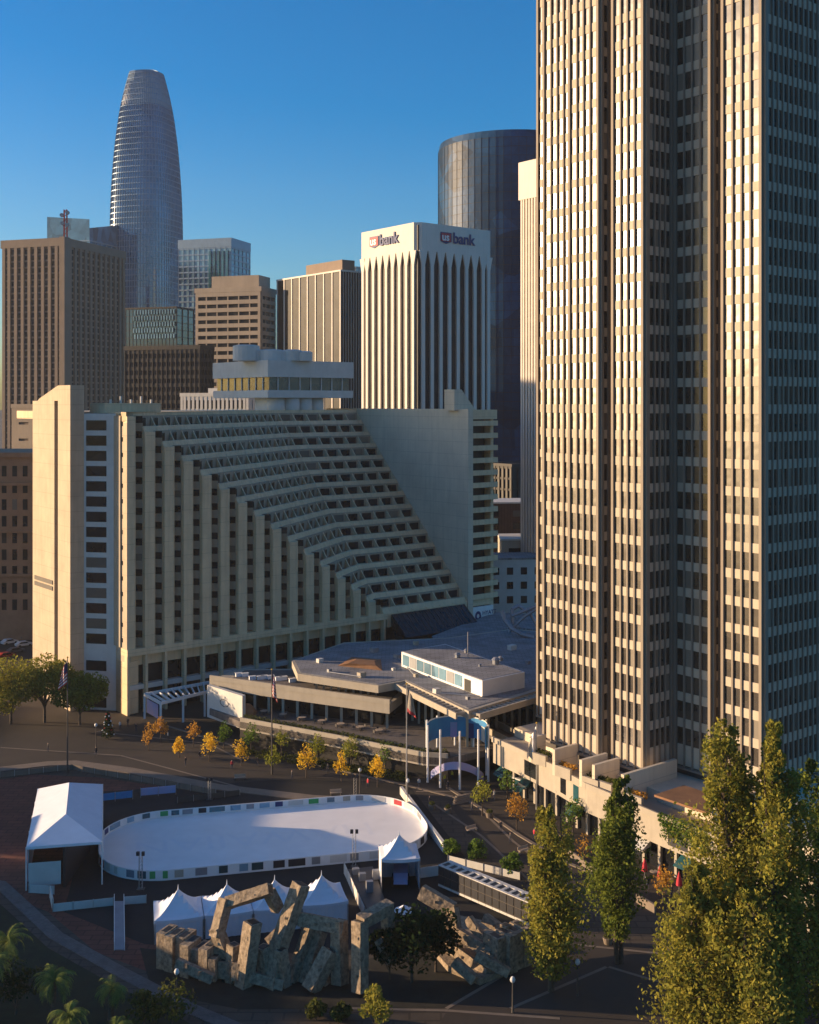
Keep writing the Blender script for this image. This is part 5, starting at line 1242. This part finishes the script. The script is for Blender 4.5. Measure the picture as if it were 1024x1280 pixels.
# hanging vines over the wall
vn = MB(); 
for i in range(26):
    f = i/26; q = PL[4]+(PL[5]-PL[4])*(f*.95); L_ = 1.2+2.4*abs(math.sin(i*1.7)); n_ = Vector((-.85, -.5))*.35
    leafcloud(vn, (q.x+n_.x, q.y+n_.y, 8.5-L_/2+.3), .4, .3, L_/2+.2, 100, .15, 300+i, .1)
tag(vn.build('hanging_vines', 'leaf_green', pd), kind='stuff')
t = thing('yellow_hoarding', P3(694, 1003), 'yellow slanted hoarding at the foot of the podium wall', 'hoarding'); a = P3(682, 992); b = P3(703, 1016); d = b-a; m = MB(); m.hexa([v3(a, .03), v3(b, .03), v3(b+Vector((.3, .2, 0)), .03), v3(a+Vector((.3, .2, 0)), .03), v3(a, 2.6), v3(b, 1.6), v3(b+Vector((.3, .2, 0)), 1.6), v3(a+Vector((.3, .2, 0)), 2.6)]); m.build('panel', 'yellow', t)
t = thing('green_kiosk', P3(652, 985), 'small green kiosk under the podium wall', 'kiosk'); p = P3(650, 990); m = MB(); m.box(p, 3.2, 2, 2.4, -.9); m.build('body', 'tealglass', t); m = MB(); m.box(p+Vector((0, 0, 2.41)), 3.6, 2.4, .2, -.9); m.build('roof', 'offwhite', t)
for i, (x, y) in enumerate(((806, 1098), (825, 1108), (849, 1116))):
    p = P3(x, y); t = thing('cafe_umbrella', p, ('closed red parasol nearest the shops, left one', 'closed red parasol in the middle of the three', 'closed red parasol at the right of the three')[i], 'parasol', 'closed red parasols by the shops')
    m = MB(); m.tube(p, p+Vector((0, 0, 2.9)), .04); m.build('pole', 'pole', t); m = MB(); m.lathe(p, [(.42, 1.0), (.36, 1.5), (.2, 2.3), (.05, 2.8)], 9); m.build('canopy', 'red', t); m = MB(); m.lathe(p, [(.4, .0), (.4, .12), (.1, .16)], 10); m.build('foot', 'polebrown', t)
    q = p+Vector((1.4, .6, 0)); tb = thing('cafe_table', q, ('round table beside the left red parasol', 'round table beside the middle red parasol', 'round table beside the right red parasol')[i], 'table', 'round tables by the red parasols'); m = MB(); m.lathe(q, [(.25, 0), (.05, .08), (.05, .7)], 8); m.build('pedestal', 'polebrown', tb); m = MB(); m.lathe(q+Vector((0, 0, .7)), [(.6, 0), (.6, .05)], 12); m.build('top', 'tan', tb)

# ---------------------------------------------------------------- ring of poles with curved banner
t = thing('banner_ring', (8.3, 199.6, 0), 'ring of white poles carrying a curved blue banner on the square', 'monument'); rcx, rcy, rr = 8.3, 200.2, 5.5
for i in range(10):
    a = R(20+i*36); p = Vector((rcx+rr*math.cos(a), rcy+rr*math.sin(a), 0)); m = MB(); m.tube(p, p+Vector((0, 0, 9.8)), .2, .17, 8); m.build('pole', 'white', t)
def arc(a0, a1, r, z0, z1, n=18, lift=0):
    m = MB()
    for i in range(n):
        f0, f1 = i/n, (i+1)/n; A = R(a0+(a1-a0)*f0); B = R(a0+(a1-a0)*f1); l0 = lift*math.sin(math.pi*f0); l1 = lift*math.sin(math.pi*f1); q = []
        for rr_, aa in ((r, A), (r+.08, A), (r+.08, B), (r, B)): q.append((rcx+rr_*math.cos(aa), rcy+rr_*math.sin(aa)))
        m.hexa([(*q[0], z0+l0), (*q[1], z0+l0), (*q[2], z0+l1), (*q[3], z0+l1), (*q[0], z1+l0), (*q[1], z1+l0), (*q[2], z1+l1), (*q[3], z1+l1)])
    return m
arc(172, -25, rr-.35, 5.9, 9.4, 26).build('curved_banner', 'blue', t); arc(175, -27, rr-.36, 9.41, 9.6, 26).build('top_rail', 'white', t)
arc(200, 330, rr-.5, .4, 1.7, 20, 2.8).build('arched_banner', 'pink', t)
for i, a in enumerate((60, 95, 25)):
    A = R(a); m = MB(); q = (rcx+(rr-.42)*math.cos(A), rcy+(rr-.42)*math.sin(A)); m.box((q[0], q[1], 5.8), 1.2, .08, 2.6, A+math.pi/2); m.build('banner_print', ('navy', 'lilac', 'offwhite')[i], t)
st_t = thing('stone_steps', P3(585, 1005), 'curved pale steps at the foot of the pole ring', 'steps'); p = P3(580, 1003)
for k in range(5): m = MB(); m.box(p+Vector((0, .35*k, 0)), 4.2-.3*k, .5, .16*(k+1), .55); m.build('step', 'kerb', st_t)
# flagpoles
def flagpole(x, y, ytop, label, kind, face=1):
    p = P3(x, y); h = zat(ytop, p.y); t = thing('flagpole', p, label, 'flagpole', 'flagpoles along the square'); m = MB(); m.tube(p, p+Vector((0, 0, h)), .16, .07, 8); m.build('pole', 'polebrown' if kind == 'us' else 'pole', t)
    m = MB(); m.lathe(p+Vector((0, 0, h)), [(.05, 0), (.16, .12), (.16, .24), (.04, .34)], 8); m.build('finial', 'yellow', t)
    m = MB(); N = 12; Wd, Hf = 1.5, 4.4; top = h-.4
    for i in range(N):
        for j in range(13):
            def q(ii, jj):
                f = ii/N; g = jj/13; return p+Vector((face*(.12+Wd*f*(.55+.45*g)), .28*math.sin(f*9+g*2), top-Hf*g*(.92)-f*1.6*(1-g*.3)))
            m.cur = (0 if j % 2 == 0 else 1) if kind == 'us' else (0 if kind != 'bear' or j < 11 else 1)
            if kind == 'us' and i < 5 and j < 6: m.cur = 2
            m.face([q(i, j), q(i+1, j), q(i+1, j+1), q(i, j+1)])
    m.build('flag', {'us': ['redprint', 'white', 'navy'], 'bear': ['cream', 'redprint'], 'white': ['white'], 'red': ['white', 'redprint']}[kind], t)
flagpole(84.5, 966, 823, 'dark flagpole with striped flag in front of the hotel stair tower', 'us', -1); flagpole(340, 968, 838, 'tall flagpole with drooping striped flag before the terraces', 'us', .6)
flagpole(508.5, 1000, 856, 'tall flagpole with cream flag left of the pole ring', 'bear', 1); flagpole(671, 1012, 905, 'flagpole with plain white flag before the podium walls', 'white', -1)
# street lamps
def lamp(x, y, h, label):
    p = P3(x, y); t = thing('street_lamp', p, label, 'street lamp', 'globe street lamps'); m = MB(); m.lathe(p, [(.16, 0), (.1, .6), (.07, h)], 8); m.build('post', 'polebrown', t); m = MB(); m.lathe(p+Vector((0, 0, h)), [(.08, 0), (.25, .15), (.3, .35), (.2, .6), (.04, .7)], 10); m.build('globe', 'lamp', t)
for i, (x, y, h, l_) in enumerate(((510, 1006, 3.6, 'globe lamp at the foot of the cream-flag pole'), (640, 925, 4, 'lamp beside the footbridge end'), (221, 1258, 3.4, 'lamp beside the rounded bush at bottom left'), (722, 1245, 3.4, 'lamp in the shaded pavement between poplars'), (641, 1266, 3.2, 'lamp on the shaded pavement, left of the poplar'), (120, 935, 4, 'lamp left of the festive tree'), (450, 992, 3.6, 'lamp on the kerb above the rink'), (772, 1168, 3.6, 'lamp behind the dark green poplar'))): lamp(x, y, h, l_)
for i, (x, y) in enumerate(((612, 1022), (760, 1180), (540, 1012), (560, 1016))):
    p = P3(x, y); t = thing('concrete_planter', p, ('pale concrete planter pot at the lime tree', 'pale concrete block beside the dark green poplar', 'concrete pot at the rink barrier, left', 'concrete pot at rink barrier, right')[i], 'planter', 'concrete planters on the square'); m = MB(); m.lathe(p, [(.45, 0), (.62, .7), (.62, .8), (.5, .8)], 12); m.build('pot', 'kerb', t); m = MB(); leafcloud(m, p+Vector((0, 0, 1.0)), .5, .5, .35, 120, .12, i, .3); m.build('plant', 'leaf_bush', t)

# people
def person_mesh():
    import bmesh
    me = bpy.data.meshes.new('body'); J = {'pel': (0, 0, .95), 'sp': (0, 0, 1.2), 'ch': (0, 0, 1.4), 'nk': (0, 0, 1.52), 'hd': (0, -.02, 1.62), 'ht': (0, -.01, 1.74),
        'sl': (-.19, 0, 1.42), 'el': (-.25, .03, 1.14), 'wl': (-.24, -.08, .9), 'fl': (-.24, -.1, .8), 'sr': (.19, 0, 1.42), 'er': (.25, .0, 1.14), 'wr': (.25, -.1, .9), 'fr': (.25, -.12, .8),
        'hl': (-.1, 0, .9), 'kl': (-.11, -.1, .5), 'al': (-.11, -.06, .08), 'tl': (-.11, -.22, .04), 'hr': (.1, 0, .9), 'kr': (.11, .04, .5), 'ar': (.11, .16, .1), 'tr': (.12, .02, .04)}
    rad = dict(pel=.15, sp=.14, ch=.16, nk=.06, hd=.1, ht=.08, sl=.07, el=.05, wl=.035, fl=.035, sr=.07, er=.05, wr=.035, fr=.035, hl=.1, kl=.065, al=.045, tl=.04, hr=.1, kr=.065, ar=.045, tr=.04)
    ks = list(J); ed = [('pel', 'sp'), ('sp', 'ch'), ('ch', 'nk'), ('nk', 'hd'), ('hd', 'ht'), ('ch', 'sl'), ('sl', 'el'), ('el', 'wl'), ('wl', 'fl'), ('ch', 'sr'), ('sr', 'er'), ('er', 'wr'), ('wr', 'fr'), ('pel', 'hl'), ('hl', 'kl'), ('kl', 'al'), ('al', 'tl'), ('pel', 'hr'), ('hr', 'kr'), ('kr', 'ar'), ('ar', 'tr')]
    me.from_pydata([J[k] for k in ks], [(ks.index(a), ks.index(b)) for a, b in ed], []); o = bpy.data.objects.new('tmp', me); C.objects.link(o)
    md = o.modifiers.new('s', 'SKIN')
    for i, k in enumerate(ks): o.data.skin_vertices[0].data[i].radius = (rad[k]*1.0, rad[k]*.85)
    o.data.skin_vertices[0].data[0].use_root = True
    sb = o.modifiers.new('u', 'SUBSURF'); sb.levels = 1; sb.render_levels = 1
    me2 = bpy.data.meshes.new_from_object(o.evaluated_get(bpy.context.evaluated_depsgraph_get())); bpy.data.objects.remove(o)
    return me2
PM = person_mesh()
def person(x, y, label, top='jacket', legs='denim', rz=0, s=1.0):
    p = P3(x, y); me = PM.copy(); me.materials.clear()
    for q in ('skin', legs, top, 'polebrown'): me.materials.append(M[q])
    for f in me.polygons:
        z_ = f.center.z; ax = abs(f.center.x); f.material_index = 3 if z_ > 1.68 or z_ < .09 else (0 if z_ > 1.5 or (z_ < .87 and ax > .215) else (1 if z_ < .93 else 2)); f.use_smooth = True
    o = bpy.data.objects.new('person', me); C.objects.link(o); o.location = p; o.rotation_euler = (0, 0, rz); o.scale = (s,)*3
    tag(o, label, 'person', 'people walking on the square')
for i, a in enumerate(((560, 988, 'person in dark clothes walking past the flag pole toward the pole ring'), (537, 1008, 'person in black standing by the rink barrier'), (565, 975, 'person in a yellow jacket in front of the arched banner', 'jacket2'), (556, 980, 'person in a yellow jacket left of the other one', 'jacket2'),
    (638, 1055, 'person in dark clothes left of the orange street tree'), (250, 950, 'person in dark clothes beside the bright orange tree'), (322, 958, 'person in dark clothes between yellow and lime street trees'), (150, 912, 'person in pale top near the festive tree', 'offwhite'), (160, 908, 'person in black at the hotel corner'),
    (460, 985, 'person in a red top near the last yellow tree', 'red'), (700, 1058, 'person in dark clothes on the steps of the square'), (760, 1102, 'person in pale top beside the dark green poplar', 'offwhite'), (810, 1112, 'person in black by the red parasols'), (840, 1122, 'person in dark clothes right of the red parasols'), (410, 966, 'person in black behind the amber street tree'), (600, 985, 'person in dark clothes inside the pole ring'))):
    person(*a[:3], top=a[3] if len(a) > 3 else 'jacket', rz=i*1.3)
for i, a in enumerate(((170, 915, 'person in dark clothes just right of the hotel corner'), (210, 925, 'person in pale top beneath the white entrance frame', 'offwhite'), (232, 958, 'person in dark clothes left of the small yellow street tree'), (290, 962, 'person in red top between the orange and yellow trees', 'red'), (365, 975, 'person in dark clothes left of the large yellow tree'),
    (500, 965, 'person in dark clothes behind the cream-flag pole'), (524, 985, 'person in pale top just left of the pole ring', 'offwhite'), (590, 1016, 'person in black below the stone steps'), (618, 1000, 'person in pale top right of the pole ring', 'offwhite'), (626, 1040, 'person in dark clothes on the square left of the orange tree'), (668, 1050, 'person in red top right of the orange street tree', 'red'),
    (690, 1040, 'person in dark clothes near the yellow hoarding'), (120, 945, 'person in dark clothes on the road left of the festive tree'), (60, 940, 'person in dark clothes on the road by the left trees'))):
    person(*a[:3], top=a[3] if len(a) > 3 else 'jacket', rz=i*2.1)
for i, l_ in enumerate((((590, 1003), (640, 1052), (715, 1110)), ((540, 1005), (600, 1045), (680, 1120)), ((520, 990), (640, 990)), ((0, 935), (150, 945), (300, 985)), ((120, 915), (260, 930), (300, 950)), ((430, 1262), (560, 1265), (700, 1275)), ((560, 1262), (700, 1180), (840, 1195)), ((640, 1262), (760, 1210), (860, 1240)))):
    P_ = px(*l_); b_ = MB()
    for p, q in zip(P_, P_[1:]):
        d = Vector((q.x-p.x, q.y-p.y)); n_ = Vector((-d.y, d.x)).normalized()*.45; b_.face([(p.x, p.y, .029+i*.003), (p.x+d.x, p.y+d.y, .029+i*.003), (p.x+d.x+n_.x, p.y+d.y+n_.y, .029+i*.003), (p.x+n_.x, p.y+n_.y, .029+i*.003)])
    tag(b_.build('paving_band', 'kerb'), kind='structure')
# benches and bins on the square
for i, (x, y, rz, l_) in enumerate(((590, 1040, .6, 'dark bench on the square left of the pot lime tree'), (655, 1066, .6, 'dark bench before the orange street tree'), (700, 1120, -.4, 'dark bench left of the dark green poplar'), (300, 975, .2, 'dark bench at the kerb below the yellow tree'), (420, 994, .2, 'dark bench at the kerb above the rink'))):
    p = P3(x, y); t = thing('park_bench', p, l_, 'bench', 'dark benches on the square'); m = MB(); m.box(p+Vector((0, 0, .42)), 1.9, .5, .07, rz); m.build('seat', 'tan', t); m = MB(); m.box(p+Vector((-.25*math.sin(rz), .25*math.cos(rz), .55)), 1.9, .06, .4, rz); m.build('backrest', 'tan', t)
    for sx in (-.8, .8): m = MB(); m.box(p+Vector((sx*math.cos(rz), sx*math.sin(rz), .004)), .08, .48, .41, rz); m.build('leg', 'polebrown', t)
# planting strip under the kerb trees
st_ = MB()
for i in range(150):
    f = rnd.random(); x = 300+f*210; y = 942+f*34+rnd.uniform(-7, 2); p = gp(x, y); leafcloud(st_, (p.x, p.y, .35), .8, .6, .4, 40, .13, 900+i, .3)
tag(st_.build('ground_cover', 'leaf_bush'), kind='stuff')
# cars in the left street
def car(x, y, paint, label, rz):
    p = P3(x, y); t = thing('parked_car', (0, 0, 0), label, 'car', 'cars in the street left of the hotel')
    m = MB(); pr = [(-2.2, .35), (2.2, .35), (2.25, .8), (1.3, .95), (.6, 1.42), (-1.2, 1.45), (-1.95, 1.0), (-2.25, .9)]
    a = [(x_, -.85, z_) for x_, z_ in pr]; b = [(x_, .85, z_) for x_, z_ in pr]; m.face(a); m.face(b[::-1])
    for i in range(len(pr)): j = (i+1) % len(pr); m.face([a[j], a[i], b[i], b[j]])
    m.build('body', paint, t)
    m = MB(); m.hexa([(-1.6, -.87, .97), (1.0, -.87, .97), (1.0, .87, .97), (-1.6, .87, .97), (-1.1, -.86, 1.36), (.5, -.86, 1.36), (.5, .86, 1.36), (-1.1, .86, 1.36)]); m.build('side_windows', 'winglass', t)
    for wx in (-1.35, 1.35):
        for wy in (-.8, .8): m = MB(); m.tube((wx, wy-.1, .33), (wx, wy+.1, .33), .33, .33, 12); m.build('wheel', 'tyre', t)
    t.location = p; t.rotation_euler = (0, 0, rz)
for i, a in enumerate(((30, 808, 'carw', 'white car in the street left of the stair tower, nearest the kerb'), (20, 816, 'carg', 'dark grey car beside the white car'), (8, 822, 'carr', 'dark red car at the left edge street'), (34, 798, 'carg', 'grey car farthest down the left street'), (12, 805, 'carw', 'white car at the left edge of the street'))): car(*a, rz=R(38+i*3))
# curved tube sculpture behind the pavilion
t = thing('arch_sculpture', (25, 262, 0), 'grey looping steel sculpture between hotel and near high-rise', 'sculpture')
def loop(pts, r):
    m = MB(); P = [dp(*q) for q in pts]
    for a, b in zip(P, P[1:]): m.tube(a, b, r, r, 7)
    m.build('steel_loop', 'grey_metal', t)
loop([(628, 764, 262), (631, 775, 261), (640, 786, 260), (652, 793, 259), (668, 797, 258)], .5); loop([(641, 779, 262), (640, 762, 263), (648, 757, 264), (664, 768, 263), (674, 786, 262)], .45); loop([(636, 790, 262), (654, 772, 262), (672, 760, 262)], .4); loop([(640, 770, 262), (660, 762, 262), (676, 756, 262)], .4)
m = MB(); p = dp(650, 795, 261); m.tube((p.x, p.y, 0), p, .6, .4); m.build('stand', 'grey_metal', t)
# ---------------------------------------------------------------- unseen blocks added on the sunset side to shade the square and fill reflections
def block(label, x, y, wx, wy, h, mt='tan'):
    t = thing('shade_block', (x, y, 0), label, 'building'); m = MB(); m.box((x, y, 0), wx, wy, h); m.build('wall', mt, t); m = MB(); m.box((x, y, h+.003), wx+1, wy+1, .8); m.build('roof', 'roofgrey', t)
    m = MB()
    for k in range(int(h/4)): m.box((x+wx/2+.02, y, 1.5+k*4), .1, wy-2, 1.8)
    m.build('window_band', 'winglass', t)
block('added low long shade block out of frame left of the square', -135, 195, 30, 34, 15); block('added low shade block out of frame left of the marquee', -125, 150, 26, 44, 15, 'brickpale'); block('added shade block out of frame left of the palms', -110, 100, 30, 40, 8, 'tan')
block('tall block added out of frame to shade the end wall of the hotel', -230, 345, 40, 60, 110, 'brown'); block('added mid-rise shade block out of frame at left', -330, 250, 50, 50, 35, 'tan'); block('added mid-rise shade block out of frame farther left', -300, 160, 50, 60, 33, 'brickpale')

# ---------------------------------------------------------------- air
hm = bpy.data.materials.new('haze'); hm.use_nodes = True; hn = hm.node_tree; hn.nodes.remove(hn.nodes['Principled BSDF'])
pvol = hn.nodes.new('ShaderNodeVolumePrincipled'); pvol.inputs['Color'].default_value = (.85, .9, 1, 1); pvol.inputs['Density'].default_value = .000065; pvol.inputs['Anisotropy'].default_value = .2
hn.links.new(pvol.outputs[0], [n for n in hn.nodes if n.type == 'OUTPUT_MATERIAL'][0].inputs['Volume'])
m = MB(); m.prism([(-1500, -200), (1500, -200), (1500, 1500), (-1500, 1500)], -1, 345); hz = m.build('haze', hm); tag(hz, kind='stuff')
